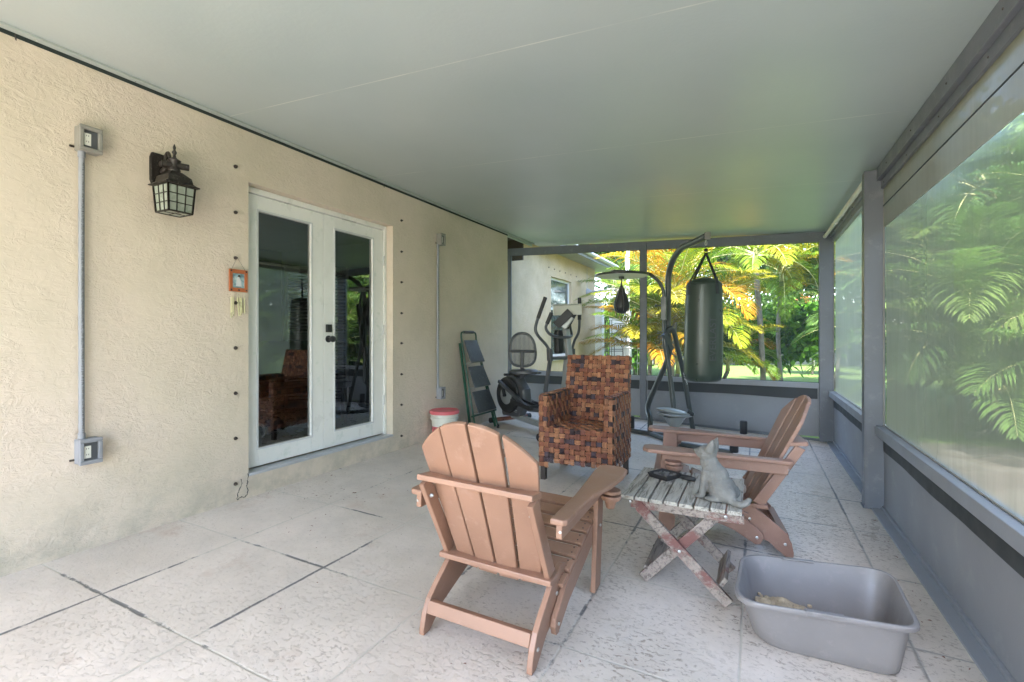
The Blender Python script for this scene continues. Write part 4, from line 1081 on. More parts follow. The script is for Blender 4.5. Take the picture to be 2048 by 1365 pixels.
for (p, q) in (((.18, 2.302), (.32, 2.32)), ((.12, 2.79), (.26, 2.815))):
    p, q = Vector((*p, zr + .002)), Vector((*q, zr + .002)); b.bar(p, q, .024, .008)
b.each('latch_tab', M['tub'], tubt, bevel=.003)
b = MB(); n = 26; rows = []
for j in range(n + 1):
    r = []
    for i in range(n + 1):
        x = .0 + .50 * i / n; y = 2.37 + .38 * j / n
        pile = max(0, 1 - ((x - .12) / .22) ** 2 - ((y - 2.60) / .16) ** 2)
        edge = min(i, n - i, j, n - j) / n
        z = fz(x) + .010 + .055 * pile * (1.25 + .6 * mnoise.noise(Vector((x * 22, y * 22, 0)))) + .012 * mnoise.noise(Vector((x * 30, y * 30, 4))) - (.02 if pile <= 0.02 else 0)
        r.append(Vector((x, y, z)))
    rows.append(r)
b.loft(rows, False, False, closed=False); tag(b.build('cat_litter', M['litter'], loc=(.2, 2.55, fz(.2)), smooth=True), 'pale brown clumped litter heaped inside the grey tub', 'litter', kind='stuff')

b = MB(); random.seed(8)
for _ in range(46):
    x, y = random.gauss(.10, .06), random.gauss(2.60, .06); b.ball((x, y, fz(x) + .055 + random.uniform(-.01, .012)), random.uniform(.006, .014), 1.2, 1, .8, 7)
tag(b.build('litter_clumps', M['litter'], loc=(.1, 2.6, fz(.1))), 'small tan clumps lying on the heap in the grey tub', 'litter clumps', kind='stuff')
# ---------------- bucket
bk = thing('plastic_bucket', 'white plastic bucket with a faded red lid by the wall', 'bucket', (-3.11, 4.53, fz(-3.1)))
bc = Vector((-3.125, 4.53, 0))
b = MB(); b.lathe([(.01, .005), (.125, .005), (.13, .02), (.145, .25), (.158, .252), (.158, .27), (.15, .275), (.152, .315), (.01, .315)], bc, 28); bb = b.build('pail', M['offwhite'], bk, smooth='auto')
b = MB(); b.lathe([(.133, .07), (.1345, .072), (.1415, .20), (.1395, .2)], bc, 28); b.build('red_label', M['pink'], bb, smooth='auto')
b = MB(); b.lathe([(.15, .312), (.164, .312), (.168, .325), (.166, .345), (.155, .352), (.145, .344), (.01, .344)], bc, 28); b.build('lid', M['pink'], bk, smooth='auto')
b = MB(); b.lathe([(.157, .295), (.162, .297), (.162, .311), (.157, .311)], bc, 28); b.build('rim_band', M['offwhite'], bk)

# ---------------- step ladder
ld = thing('step_ladder', 'folded green steel three step ladder leaning on the stucco', 'step ladder', (-3.1, 5.2, 0))
lt = [Vector((-3.245, 5.07, 1.14)), Vector((-3.245, 5.42, 1.14))]; lb = [Vector((-2.985, 4.99, fz(-2.98) + .01)), Vector((-2.985, 5.54, fz(-2.98) + .01))]
up_ = (lt[0] - lb[0]).normalized()
b = MB()
hp = smooth_path([lt[0], lt[0] + Vector((-.005, .0, .06)), lt[0] + Vector((-.008, .05, .088)), lt[1] + Vector((-.008, -.05, .088)), lt[1] + Vector((-.005, 0, .06)), lt[1]], 5)
b.tube([lb[0]] + hp + [lb[1]], .011, 10); b.build('front_frame', M['green'], ld, smooth='auto')
b = MB(); b.tube([hp[10] + Vector((0, .01, 0)), hp[15] - Vector((0, .01, 0))], .017, 12); b.build('hand_grip', M['black_pl'], ld, smooth='auto')
b = MB(); off = Vector((-.045, 0, 0))
for k in (0, 1):
    sgn = -1 if k == 0 else 1
    b.bar(lb[k] + off + Vector((-.01, sgn * .028, 0)), lt[k] + Vector((-.005, sgn * .028, -.05)), .02, .025, XV)
b.bar(lb[0] + off + Vector((0, -.03, .22)), lb[1] + off + Vector((0, .03, .22)), .015, .02); b.build('rear_frame', M['green'], ld)
nrm = Vector((up_.z, 0, -up_.x)); nrm = nrm if nrm.x > 0 else -nrm
for k, (f0_, f1_) in enumerate(((.74, .985), (.475, .70), (.21, .435))):
    b = MB(); a0, a1 = lb[0].lerp(lt[0], f0_), lb[1].lerp(lt[1], f0_); c0_, c1_ = lb[0].lerp(lt[0], f1_), lb[1].lerp(lt[1], f1_)
    ins = .03; a0 = a0 + YV * ins; a1 = a1 - YV * ins; c0_ = c0_ + YV * ins; c1_ = c1_ - YV * ins
    o1, o2 = nrm * .055, nrm * .012
    b.hexa([a0 + o1, a1 + o1, a1 + o1 + nrm * .014, a0 + o1 + nrm * .014], [c0_ + o2, c1_ + o2, c1_ + o2 + nrm * .014, c0_ + o2 + nrm * .014])
    stp = b.build('step', M['step'], ld, bevel=.006)
    b = MB(); b.tube([a0 + o1, a1 + o1], .008, 8); b.tube([a0, a0 + o1], .006, 6); b.tube([a1, a1 + o1], .006, 6); b.build('step_edge', M['box'], stp)
    if k == 0:
        m_ = (c0_ + c1_) / 2 + o2 * 1 + nrm * .0165 - up_ * .03; b = MB(); b.bar(m_ - YV * .05, m_ + YV * .05, .003, .03, up_); b.build('grip_slot', M['black'], stp)
        m_ = m_ - up_ * .055; b = MB(); b.bar(m_ - YV * .03, m_ + YV * .03, .002, .045, up_); b.build('sticker', M['white'], stp)
for p in lb:
    b = MB(); b.lathe([(.017, 0), (.017, .04), (.013, .045)], p - ZV * .01, 10); b.build('rubber_foot', M['black_pl'], ld)

# ================================================================== GYM STAND
gs = thing('punching_bag_stand', 'black steel dual boxing stand with curved arms', 'boxing stand', (-.9, 6.2, fz(-.9)))
mt_ = M['tube']
apex = aD(1340, 690, 5.92)
def floorpt(px, py, dz=.03): return aF(px, py, dz)
# main post and arm
post0 = aD(1336, 700, 5.95); pz = Vector((post0.x, post0.y, 0))
hook = aD(1412, 487, 4.98)
ptop = Vector((post0.x, post0.y, 1.82))
hd = Vector((hook.x - post0.x, hook.y - post0.y, 0)); hl = hd.length; hd.normalize()
path = [Vector((post0.x, post0.y, .98)), Vector((post0.x, post0.y, 1.4)), ptop] + [ptop + hd * (.42 - .42 * math.cos(a)) + ZV * (.36 * math.sin(a)) for a in [R(q) for q in (15, 30, 45, 60, 75, 90)]]
path.append(Vector((hook.x, hook.y, 2.205)) + hd * .03)
path[-2] = path[-2] + ZV * .015
b = MB(); b.tube(path, .036, 14); b.build('bag_arm', mt_, gs, smooth='auto')
b = MB(); e_ = path[-1]; b.bar(e_ - hd * .0 + hd * .0, e_ + hd * .008, .062, .075); b.build('end_plate', M['box'], gs, bevel=.002)
b = MB(); hk = Vector((hook.x, hook.y, 2.165)); b.tube([hk + ZV * .085, hk - ZV * .01], .006, 8); b.tube(arc(hk - ZV * .03, .02, 0, 2 * math.pi, 14, hd, ZV), .005, 8); b.build('hook', M['bolt'], gs)
# looped frame legs: front pair and rear leg
fi, fo, fl = floorpt(1357, 888), floorpt(1388, 872), floorpt(1300, 867)
loop_top = aD(1340, 652, 5.9)
b = MB()
b.tube(smooth_path([fi, fi.lerp(aD(1336, 730, 5.85), .45), aD(1338, 735, 5.85), aD(1330, 690, 5.88), aD(1332, 665, 5.9), aD(1341, 656, 5.92)], 6), .030, 12)
b.build('leg', mt_, gs, smooth='auto')
b = MB(); b.tube(smooth_path([fo, fo.lerp(aD(1366, 742, 6.1), .5), aD(1366, 742, 6.1), aD(1354, 692, 6.0), aD(1348, 665, 5.95), aD(1341, 656, 5.92)], 6), .030, 12); b.build('leg', mt_, gs, smooth='auto')
b = MB(); k1 = aD(1296, 812, 6.3); b.tube(smooth_path([fl, Vector((fl.x, fl.y, fl.z + .18)), k1, aD(1315, 765, 6.15), aD(1334, 722, 6.0), aD(1341, 690, 5.95)], 6), .034, 12); b.build('leg', mt_, gs, smooth='auto')
# base bars
b = MB(); wl = floorpt(1232, 856, .03)
b.bar(wl, fl, .05, .05); b.bar(fl, fi, .05, .05); b.bar(fi, floorpt(1466, 906, .03), .05, .05); b.bar(fo, floorpt(1488, 873, .03), .05, .05); b.bar(fl, fo, .04, .04)
b.build('base_frame', mt_, gs, bevel=.005)
for px, py in ((1262, 857), (1487, 868), (1468, 905)):
    p = floorpt(px, py, .05); b = MB(); b.lathe([(.04, 0), (.045, .01), (.045, .15), (.04, .165), (.001, .167)], p, 16); b.build('weight_peg', M['black_pl'], gs, smooth='auto')
# speed bag arm
c1 = aD(1327, 665, 5.85); 
sp = [c1, aD(1328, 640, 5.85), aD(1328, 600, 5.85), aD(1326, 580, 5.85), aD(1316, 562, 5.84), aD(1300, 549, 5.83), aD(1285, 546, 5.82), aD(1222, 545, 5.8)]
b = MB(); b.tube(smooth_path(sp[:2], 2) + smooth_path(sp[2:6], 4) + sp[6:], .021, 10); b.build('speed_bag_arm', mt_, gs, smooth='auto')
b = MB(); b.bar(aD(1328, 641, 5.85), aD(1328, 594, 5.85), .062, .062, XV); b.tube([aD(1312, 612, 5.85), aD(1330, 612, 5.85)], .008, 8); b.ball(aD(1312, 612, 5.85), .018); b.build('height_clamp', mt_, gs, bevel=.004)
b = MB(); b.bar(aD(1328, 668, 5.87), aD(1342, 700, 5.93), .05, .06); b.build('clamp_link', mt_, gs)
pc = aD(1243, 551, 5.8)
b = MB(); b.lathe([(.31, -.012), (.318, -.008), (.318, .008), (.31, .012), (.001, .012)], pc, 40); b.build('platform_rim', M['black'], gs, smooth='auto')
b = MB(); b.lathe([(.30, -.016), (.305, -.0125), (.001, -.0124)], pc, 40); b.build('platform_board', M['offwhite'], gs)
b = MB(); b.lathe([(.03, -.045), (.035, -.017)], pc, 14); b.tube([pc - ZV * .04, pc - ZV * .08], .006, 8); b.build('swivel', M['black'], gs)
b = MB(); b.bar(aD(1226, 541, 5.8), aD(1268, 543, 5.81), .04, .012); b.build('bracket_plate', mt_, gs)
# lettering on legs
def facing_text(body, size, p, q, side, par, m=M['white'], bold=.0006, rad=.031):
    p, q = Vector(p), Vector(q); xd = (q - p).normalized(); tc = (CAMP - p).normalized(); tc = (tc - xd * tc.dot(xd)).normalized()
    yd = tc.cross(xd)
    text(body, size, p + tc * (rad + .0015) - yd * size * .33, xd, yd, m, par, 'brand_lettering', .0006, bold=bold)
l1a, l1b = aD(1345, 800, 5.83), aD(1338.5, 752, 5.84)
facing_text('EVERLAST', .046, aD(1346.2, 783, 5.83), aD(1340.5, 750, 5.84), 1, gs, bold=.0012)
facing_text('EVERLAST', .036, aD(1373, 768, 6.12), aD(1367.5, 743, 6.1), 1, gs, bold=.001)

# heavy bag
hb = Vector((hook.x, hook.y, 0)); hb2 = aD(1408, 660, 4.98); hb = Vector((hb2.x, hb2.y, 0))
bag = thing('heavy_bag', 'dark green grey vinyl punching bag hanging on black straps', 'punching bag', (hb.x, hb.y, .71))
b = MB(); n = 36; rings = []
for z, r in ((.712, .05), (.714, .12), (.722, .155), (.745, .178), (.80, .186), (1.0, .189), (1.3, .186), (1.5, .180), (1.62, .176), (1.70, .172), (1.715, .170), (1.735, .150), (1.76, .115), (1.775, .06)):
    rings.append([Vector((hb.x - .012 * (1.7 - z) + (r + .004 * mnoise.noise(Vector((math.cos(a) * 2, math.sin(a) * 2, z * 5))) * (1 if r > .15 else 0)) * math.cos(a), hb.y + (r + .003 * mnoise.noise(Vector((math.cos(a) * 3, z * 6, math.sin(a) * 3)))) * math.sin(a), z)) for a in [2 * math.pi * k / n for k in range(n)]])
b.loft(rings); b.build('bag_body', M['bag'], bag, smooth=True)
b = MB(); b.tube([Vector((hb.x + .174 * math.cos(a), hb.y + .174 * math.sin(a), 1.70)) for a in [2 * math.pi * k / 30 for k in range(31)]], .003, 6); b.build('top_seam', M['bag'], bag)
ring = Vector((hook.x, hook.y, 2.035))
for a in (40, 140, 220, 320):
    q = Vector((hb.x + .168 * math.cos(R(a)), hb.y + .168 * math.sin(R(a)), 1.69)); q0 = q + ZV * .075 * 0 
    b = MB(); b.bar(ring, q + Vector((0, 0, .04)), .030, .004, up=(q - hb).normalized()); b.bar(q + Vector((0, 0, .04)), q - ZV * .09 + (Vector((math.cos(R(a)), math.sin(R(a)), 0)) * .012), .040, .005, up=(math.cos(R(a)), math.sin(R(a)), 0)); b.build('strap', M['black_pl'], bag)
b = MB(); b.tube(arc(ring + ZV * .0, .018, 0, 2 * math.pi, 12, XV, ZV), .004, 6); b.tube([ring + ZV * .015, ring + ZV * .10], .004, 6); b.ball(ring + ZV * .03, .022, 1, 1, .7); b.build('carabiner', M['black'], bag)
tcv = (CAMP - hb); tcv.z = 0; tcv.normalize(); sdv = ZV.cross(tcv)
for k in range(1):
    aa = tcv * math.cos(.5) + sdv * math.sin(.5); yd = Vector((-aa.y, aa.x, 0)) * -1
    text('EVERLAST', .10, Vector((hb.x - .008, hb.y, .93)) + aa * .1925 + yd * -.03, ZV, yd, M['char'], bag, 'brand_lettering', .0003)

# speed bag
sbp = pc - ZV * .08
sb = thing('speed_bag', 'small black teardrop speed bag under the round platform', 'speed bag', sbp)
b = MB(); b.lathe([(.002, -.382), (.045, -.372), (.080, -.34), (.094, -.295), (.090, -.25), (.072, -.19), (.045, -.12), (.022, -.065), (.010, -.04), (.008, -.0)], sbp, 20); b.build('bag_body', M['black_pl'], sb, smooth='auto')
b = MB()
for k in range(6):
    a = k * math.pi / 3; b.tube([sbp + Vector((r * 1.02 * math.cos(a), r * 1.02 * math.sin(a), z)) for r, z in ((.02, -.38), (.08, -.34), (.094, -.295), (.090, -.25), (.072, -.19), (.045, -.12), (.022, -.065))], .0016, 5)
b.build('stitching', M['silver'], sb)

# ornament on a round base beside the stand
orn = thing('garden_ornament', 'pale grey leaf shaped ornament with a dark band on a round foot', 'ornament', (-.85, 5.5, fz(-.85)))
oc = aD(1349, 828, 5.35); ob = Vector((oc.x, oc.y, fz(oc.x)))
rt = Vector((math.cos(TH), math.sin(TH), 0)); fw = Vector((-math.sin(TH), math.cos(TH), 0))
def shell(c, L, hgt, W, tiltz, nm, mat, tip=1.0):
    b = MB(); rings = []
    for i in range(17):
        t = -1 + 2 * i / 16; w_ = (1 - abs(t) ** 1.6) ** .8 + .02
        pos = c + rt * (L * t) + ZV * (tiltz * t)
        rings.append([pos + fw * (W * w_ * math.cos(a)) + ZV * (hgt * w_ * math.sin(a)) for a in [2 * math.pi * k / 14 for k in range(14)]])
    b.loft(rings); return b.build(nm, mat, orn, smooth=True)
shell(oc + ZV * .025 - rt * .01, .20, .035, .10, -.035, 'upper_shell', M['silver'])
shell(oc - ZV * .012, .205, .030, .09, -.018, 'lower_shell', M['silver'])
b = MB(); b.tube([oc + rt * .13 + ZV * .02, oc + rt * .205 - ZV * .012], [.042, .022], 12); b.build('dark_band', M['black_pl'], orn, smooth='auto')
b = MB(); b.tube([oc + rt * .19 - ZV * .01, oc + rt * .225 + ZV * .0], .009, 8); b.build('spout', M['silver'], orn)
b = MB(); b.lathe([(.035, -.17), (.05, -.14), (.12, -.035), (.125, -.03), (.11, -.03)], oc, 20); b.build('funnel', M['silver'], orn, smooth='auto')
b = MB(); b.tube([oc - ZV * .16, Vector((oc.x, oc.y, ob.z + .02))], .018, 10); b.build('stem', M['silver'], orn)
b = MB(); b.lathe([(.16, 0), (.165, .008), (.14, .025), (.03, .035), (.001, .035)], ob, 26); b.build('foot', M['silver'], orn, smooth='auto')

# ================================================================== ELLIPTICAL
el = thing('elliptical_trainer', 'grey elliptical exercise machine with mesh seat and moving handles', 'exercise machine', (-2.5, 5.7, fz(-2.5)))
Rr = Vector((-2.98, 5.93, 0)); uu = Vector((.894, -.447, 0)); nv_ = Vector((.447, .894, 0))
def Ep(a, c, z): 
    p = Rr + uu * a + nv_ * c; return Vector((p.x, p.y, z))
b = MB(); b.tube([Ep(0, -.33, .06), Ep(0, .30, .06)], .028, 12); b.build('rear_stabiliser', M['copper'], el, smooth='auto')
b = MB(); b.tube([Ep(0, -.36, .06), Ep(0, -.31, .06)], .036, 12); b.tube([Ep(0, .26, .06), Ep(0, .32, .06)], .036, 12); b.each('end_cap', M['black_pl'], el, smooth='auto')
b = MB(); b.tube([Ep(1.0, -.30, .0), Ep(1.0, .30, .0)], .028, 12); b.build('front_stabiliser', M['silver'], el, smooth='auto')
for c in (-.33, .31):
    b = MB(); b.tube([Ep(1.0, c - .03, .0), Ep(1.0, c + .03, .0)], .045, 14); b.build('roller', M['black_pl'], el, smooth='auto')
b = MB(); b.bar(Ep(0, 0, .10), Ep(1.05, 0, .03), .06, .07); b.build('main_rail', M['silver'], el, bevel=.006)
# housing & flywheel
b = MB(); poly = [(-.14, .08), (.22, .10), (.36, .30), (.34, .48), (.20, .62), (.02, .68), (-.10, .60), (-.20, .36)]
b.prism(poly, Rr + nv_ * -.07, uu, ZV, nv_, .14); b.build('housing', M['char'], el, bevel=.03, seg=3)
mtw = Matrix((uu, ZV, nv_)).transposed()
b = MB(); b.lathe([(.235, -.105), (.245, -.095), (.245, -.075), (.22, -.072)], Ep(.02, 0, .38), 36, mtw); b.lathe([(.20, -.112), (.225, -.104), (.225, -.09)], Ep(.02, 0, .38), 36, mtw); b.build('flywheel', M['black_pl'], el, smooth='auto')
b = MB(); b.lathe([(.085, -.122), (.10, -.116), (.10, -.10)], Ep(.02, 0, .38), 28, mtw); b.build('hub_disc', M['silver'], el, smooth='auto')
b = MB(); b.lathe([(.12, -.120), (.125, -.1125), (.115, -.1125)], Ep(.02, 0, .38), 28, mtw); b.build('ring', M['silver'], el)
b = MB(); b.bar(Ep(.02, -.14, .38), Ep(-.02, -.16, .56), .03, .04, nv_); b.tube([Ep(.02, -.08, .38), Ep(.02, -.16, .38)], .02, 10); b.build('crank', M['black_pl'], el, bevel=.004)
# pedal arms
for s, z0_, nm in ((-1, .57, 'n'), (1, .34, 'f')):
    b = MB(); b.bar(Ep(-.04, s * .19, z0_), Ep(.62, s * .19, .26 if s < 0 else .20), .035, .045); b.bar(Ep(.62, s * .19, .26 if s < 0 else .2), Ep(1.08, s * .24, .30), .035, .04); pa = b.build('pedal_arm', M['char'], el, bevel=.004)
    b = MB(); zc = .30 if s < 0 else .24
    b.prism([(-.19, -.07), (.17, -.07), (.19, -.04), (.19, .04), (.17, .07), (-.19, .07)], Ep(.52, s * .20, zc), uu - ZV * .18, nv_, ZV, .02); b.build('foot_pad', M['step'], pa, bevel=.004)
    b = MB(); b.bar(Ep(.34, s * .20 - .075, zc + .05), Ep(.70, s * .20 - .075, zc + .0), .012, .05); b.bar(Ep(.34, s * .20 + .075, zc + .05), Ep(.70, s * .20 + .075, zc + .0), .012, .05); b.bar(Ep(.71, s * .2 - .08, zc - .0), Ep(.71, s * .2 + .08, zc - .0), .02, .05); b.build('pad_rim', M['black_pl'], pa)
# seat
sc_ = aD(1050, 745, 6.45)
b = MB(); b.tube([Ep(.16, 0, .60), sc_ - ZV * .02], .03, 10); b.build('seat_post', M['char'], el)
b = MB(); rings = []
for z, k in ((-.03, .85), (-.01, 1.0), (.02, 1.0), (.035, .88)):
    rings.append([sc_ + uu * (.20 * k * math.cos(a)) + nv_ * (.20 * k * math.sin(a)) * (1 - .25 * math.cos(a)) + ZV * z for a in [2 * math.pi * q / 24 for q in range(24)]])
b.loft(rings); b.build('seat', M['char'], el, smooth='auto')
b = MB(); b.tube([sc_ - nv_ * .30 - ZV * .02 + uu * .0, sc_ + nv_ * .28 - ZV * .02], .011, 8); b.tube([sc_ - nv_ * .34 - ZV * .015, sc_ - nv_ * .25 - ZV * .02], .018, 10); b.build('side_handle', M['black_pl'], el)
bkc = aD(1044, 700, 6.52); bx = (rt * .97 - fw * .24).normalized(); bn_ = ZV.cross(bx)
def seatback(sx, sz):
    out = []
    for q in range(28):
        a = 2 * math.pi * q / 28; ca, sa = math.cos(a), math.sin(a)
        x = math.copysign(abs(ca) ** .75, ca) * .178 * sx * (1 - .16 * sa); z = math.copysign(abs(sa) ** .8, sa) * .222 * sz
        out.append(bkc + bx * x + ZV * z + bn_ * (.03 * (x / .18) ** 2))
    return out
sbk = seatback(1, 1)
b = MB(); b.tube(sbk + [sbk[0]], .019, 8, cap=False); b.tube([bkc - bx * .17 - ZV * .02, bkc + bx * .17 - ZV * .02], .018, 8); b.tube([bkc - ZV * .02 - bn_ * -.01, bkc - ZV * .25, sc_ + ZV * .02 - uu * .02], .026, 8); bf = b.build('backrest_frame', M['char'], el, smooth='auto')
b = MB()
for i in range(-9, 10):
    x = i * .0175; lim = .215 * (1 - (abs(x) / .185) ** 2.4) ** .5 if abs(x) < .18 else .0
    if lim > .03: b.bar(bkc + bx * x - ZV * lim, bkc + bx * x + ZV * lim, .0075, .003, bn_)
for j in range(-15, 16):
    z = j * .0138; 
    if abs(z) < .212:
        lim = .172 * (1 - (abs(z) / .235) ** 3) ** .5 * (1 - .14 * z / .22); b.bar(bkc - bx * lim + ZV * z, bkc + bx * lim + ZV * z, .0065, .003, bn_)
b.build('mesh_back', M['char'], el)
# centre post and console
p_lo, p_hi = Ep(.98, 0, .05), aD(1132, 652, 5.7)
b = MB(); mid_ = aD(1139, 720, 5.68); b.bar(p_lo, mid_, .095, .075, uu); b.bar(mid_, aD(1131, 650, 5.72), .07, .06, uu); b.bar(mid_ - (mid_ - p_lo).normalized() * .18, mid_ + ZV * .02, .105, .085, uu); b.build('centre_post', M['silver'], el, bevel=.008)
cc1 = aD(1134, 622, 5.7)
b = MB(); b.bar(cc1 - rt * .165 - fw * .03, cc1 + rt * .165 - fw * .03 + ZV * .01, .10, .115); b.bar(cc1 - rt * .175 + ZV * .068 + fw * .04, cc1 + rt * .175 + ZV * .078 + fw * .04, .10, .012); b.build('console_shell', M['clear_gr'], el, bevel=.02, seg=3)
b = MB(); b.bar(aD(1112, 652, 5.62), aD(1141, 624, 5.60), .10, .028, (fw * -1 + ZV * .3)); b.bar(aD(1130, 655, 5.66), aD(1146, 625, 5.68), .10, .06, (-fw + ZV * .2)); b.build('display', M['black_pl'], el, bevel=.008)
b = MB(); b.bar(aD(1124, 655, 5.64), aD(1140, 632, 5.63), .11, .05, (fw * -1 + ZV * .3)); b.build('display_arm', M['silver'], el, bevel=.008)
b = MB(); b.bar(aD(1117, 660, 5.85), aD(1118, 708, 5.85), .11, .09, uu); b.build('drive_cover', M['black_pl'], el, bevel=.03, seg=3)
# fixed grip
b = MB(); b.tube(smooth_path([aD(1103, 626, 5.45), aD(1095, 645, 5.45), aD(1092, 657, 5.46), aD(1099, 668, 5.48), aD(1113, 674, 5.55), aD(1132, 675, 5.62), aD(1143, 672, 5.75), aD(1141, 658, 5.85), aD(1139, 645, 5.9), aD(1145, 625, 5.9)], 5), .017, 10); b.build('fixed_grip', M['char'], el, smooth='auto')
b = MB(); b.tube([aD(1103, 626, 5.45), aD(1094, 648, 5.45)], .023, 10); b.build('foam_sleeve', M['black_pl'], el, smooth='auto')
# moving handles
b = MB(); b.tube(smooth_path([aD(1091, 596, 5.3), aD(1082, 620, 5.3), aD(1074, 643, 5.3), aD(1071, 660, 5.3), aD(1077, 673, 5.32), aD(1092, 690, 5.38), aD(1098, 700, 5.4)], 5), .017, 10); b.bar(aD(1099, 698, 5.4), aD(1100, 722, 5.42), .045, .05, uu); b.bar(aD(1100, 722, 5.42), aD(1091, 782, 5.40), .03, .04, uu); b.bar(aD(1091, 782, 5.40), Ep(1.05, -.24, .30), .03, .04, uu); mh = b.build('moving_handle', M['char'], el, smooth='auto')
b = MB(); b.tube([aD(1091, 595, 5.3), aD(1076, 637, 5.3)], .022, 10); b.build('foam_sleeve', M['black_pl'], mh, smooth='auto')
b = MB(); b.tube(smooth_path([aD(1159, 597, 6.0), aD(1159, 640, 6.0), aD(1157, 665, 6.0), aD(1149, 682, 6.0), aD(1144, 700, 6.0)], 5), .017, 10); b.bar(aD(1145, 698, 6.0), aD(1145, 722, 5.98), .045, .05, uu); b.bar(aD(1145, 722, 5.98), Ep(1.05, .24, .30), .03, .04, uu); mh = b.build('moving_handle', M['char'], el, smooth='auto')
b = MB(); b.tube([aD(1159, 596, 6.0), aD(1159, 640, 6.0)], .023, 10); b.build('foam_sleeve', M['black_pl'], mh, smooth='auto')
b = MB(); b.tube([aD(1100, 717, 5.42), aD(1139, 716, 5.7), aD(1145, 715, 5.98)], .02, 10); b.build('pivot_axle', M['char'], el)
b = MB(); b.bar(Ep(.09, -.073, .20), Ep(.21, -.073, .185), .004, .010); b.bar(Ep(.10, -.073, .175), Ep(.20, -.073, .165), .004, .005); b.each('faded_emblem', M['silver'], el)

b = MB(); random.seed(21)
def bit(x, y, l_, wd):
    a = random.uniform(0, 6.28); d = Vector((math.cos(a), math.sin(a), 0)) * l_ / 2; q = Vector((-d.y, d.x, 0)).normalized() * wd; c_ = Vector((x, y, fz(x) + .003))
    b.add([c_ - d, c_ - q + ZV * .003, c_ + d, c_ + q + ZV * .004], [(0, 1, 2, 3)])
for _ in range(70): bit(random.uniform(-3.27, -2.45) , random.gauss(2.75, .35), random.uniform(.008, .035), random.uniform(.0015, .005))
for _ in range(130): bit(random.uniform(-3.2, .78), random.uniform(.9, 6.8), random.uniform(.005, .018), random.uniform(.001, .004))
for _ in range(50): bit(.80 - abs(random.gauss(0, .05)), random.uniform(1.2, 7.0), random.uniform(.006, .03), random.uniform(.002, .006))
tag(b.build('leaf_litter', M['copper'], loc=(-2, 3, 0)), 'scattered dry leaf bits and crumbs on the porch floor', 'leaf litter', kind='stuff')
# dry bits on the floor
random.seed(12)
for i, (px, py, l_) in enumerate([(1232, 1098, .03), (1190, 1200, .02)][:0]): pass

# ================================================================== OUTSIDE
wg = thing('house_wing', 'peach stucco wing of the house beyond the far screen', 'house wing', (-4, 10, 0))
WX = -3.9
y_a, y_b = 7.75, aX(1190, 600, WX).y
w0, w1 = aX(1102, 600, WX).y, aX(1143, 600, WX).y; wz0, wz1 = aX(1102, 715, WX).z, aX(1102, 553, WX).z
b = MB(); tz = 2.98
b.box((WX - .2, y_a, GZ), (WX, w0, tz)); b.box((WX - .2, w1, GZ), (WX, y_b, tz)); b.box((WX - .2, w0, GZ), (WX, w1, wz0)); b.box((WX - .2, w0, wz1), (WX, w1, tz)); b.box((WX - 4, y_b - .2, GZ), (WX - .2, y_b, tz))
b.build('wing_wall', M['stucco_wing'], wg)
wn = MB(); fw_ = .05
for lo, hi in (((w0, wz0), (w0 + fw_, wz1)), ((w1 - fw_, wz0), (w1, wz1)), ((w0 + fw_, wz0), (w1 - fw_, wz0 + fw_)), ((w0 + fw_, wz1 - fw_), (w1 - fw_, wz1)), ((w0 + fw_, (wz0 + wz1) / 2 + .16), (w1 - fw_, (wz0 + wz1) / 2 + .21))):
    wn.box((WX - .10, lo[0], lo[1]), (WX - .06, hi[0], hi[1]))
win = wn.build('window', M['white'], wg)
b = MB(); b.box((WX - .085, w0 + fw_, wz0 + fw_), (WX - .08, w1 - fw_, wz1 - fw_)); b.build('window_glass', M['winglass'], win)
b = MB(); b.box((WX - .02, w0 - .02, wz0 - .07), (WX + .05, w1 + .04, wz0)); b.build('window_sill', M['white'], win)
b = MB(); b.box((WX - .2, y_a, tz), (WX + .42, y_b + .5, tz + .02)); b.build('soffit_board', M['gray_lt'], wg)
b = MB(); b.box((WX + .42, y_a, tz - .01), (WX + .45, y_b + .5, tz + .15)); b.build('fascia', M['gray'], wg)
b = MB(); b.add([(WX + .47, y_a, tz + .14), (WX + .47, y_b + .55, tz + .14), (WX - 3.5, y_b + .55, tz + 1.1), (WX - 3.5, y_a, tz + 1.1)], [(0, 1, 2, 3)]); b.add([(WX + .47, y_a, tz + .17), (WX + .47, y_b + .55, tz + .17), (WX - 3.5, y_b + .55, tz + 1.13), (WX - 3.5, y_a, tz + 1.13)], [(3, 2, 1, 0)]); b.build('roof', M['box'], wg)
b = MB(); b.tube([(WX + .47, y_a, tz + .12), (WX + .47, y_b + .5, tz + .10)], .055, 10); b.build('gutter', M['silver'], wg, smooth='auto')
b = MB(); mt = Matrix.Rotation(R(90), 3, 'Y')
for i in range(6):
    p = aX(1097 + i * 11, 535 + i * 3.8, WX); b.lathe([(.010, 0), (.010, .02), (.001, .02)], p, 8, mt)
b.each('wall_bolt', M['rust'], wg)
b = MB(); lp = aX(1174, 585, WX); b.lathe([(.10, 0), (.09, .05), (.04, .12), (.03, .2)], lp, 14, mt); b.tube([lp + XV * .1, lp + XV * .75 + ZV * .05], .035, 10); b.tube([lp + ZV * .1, lp + ZV * .95], .008, 6)
b.build('wall_bracket', M['gray_lt'], wg, smooth='auto')
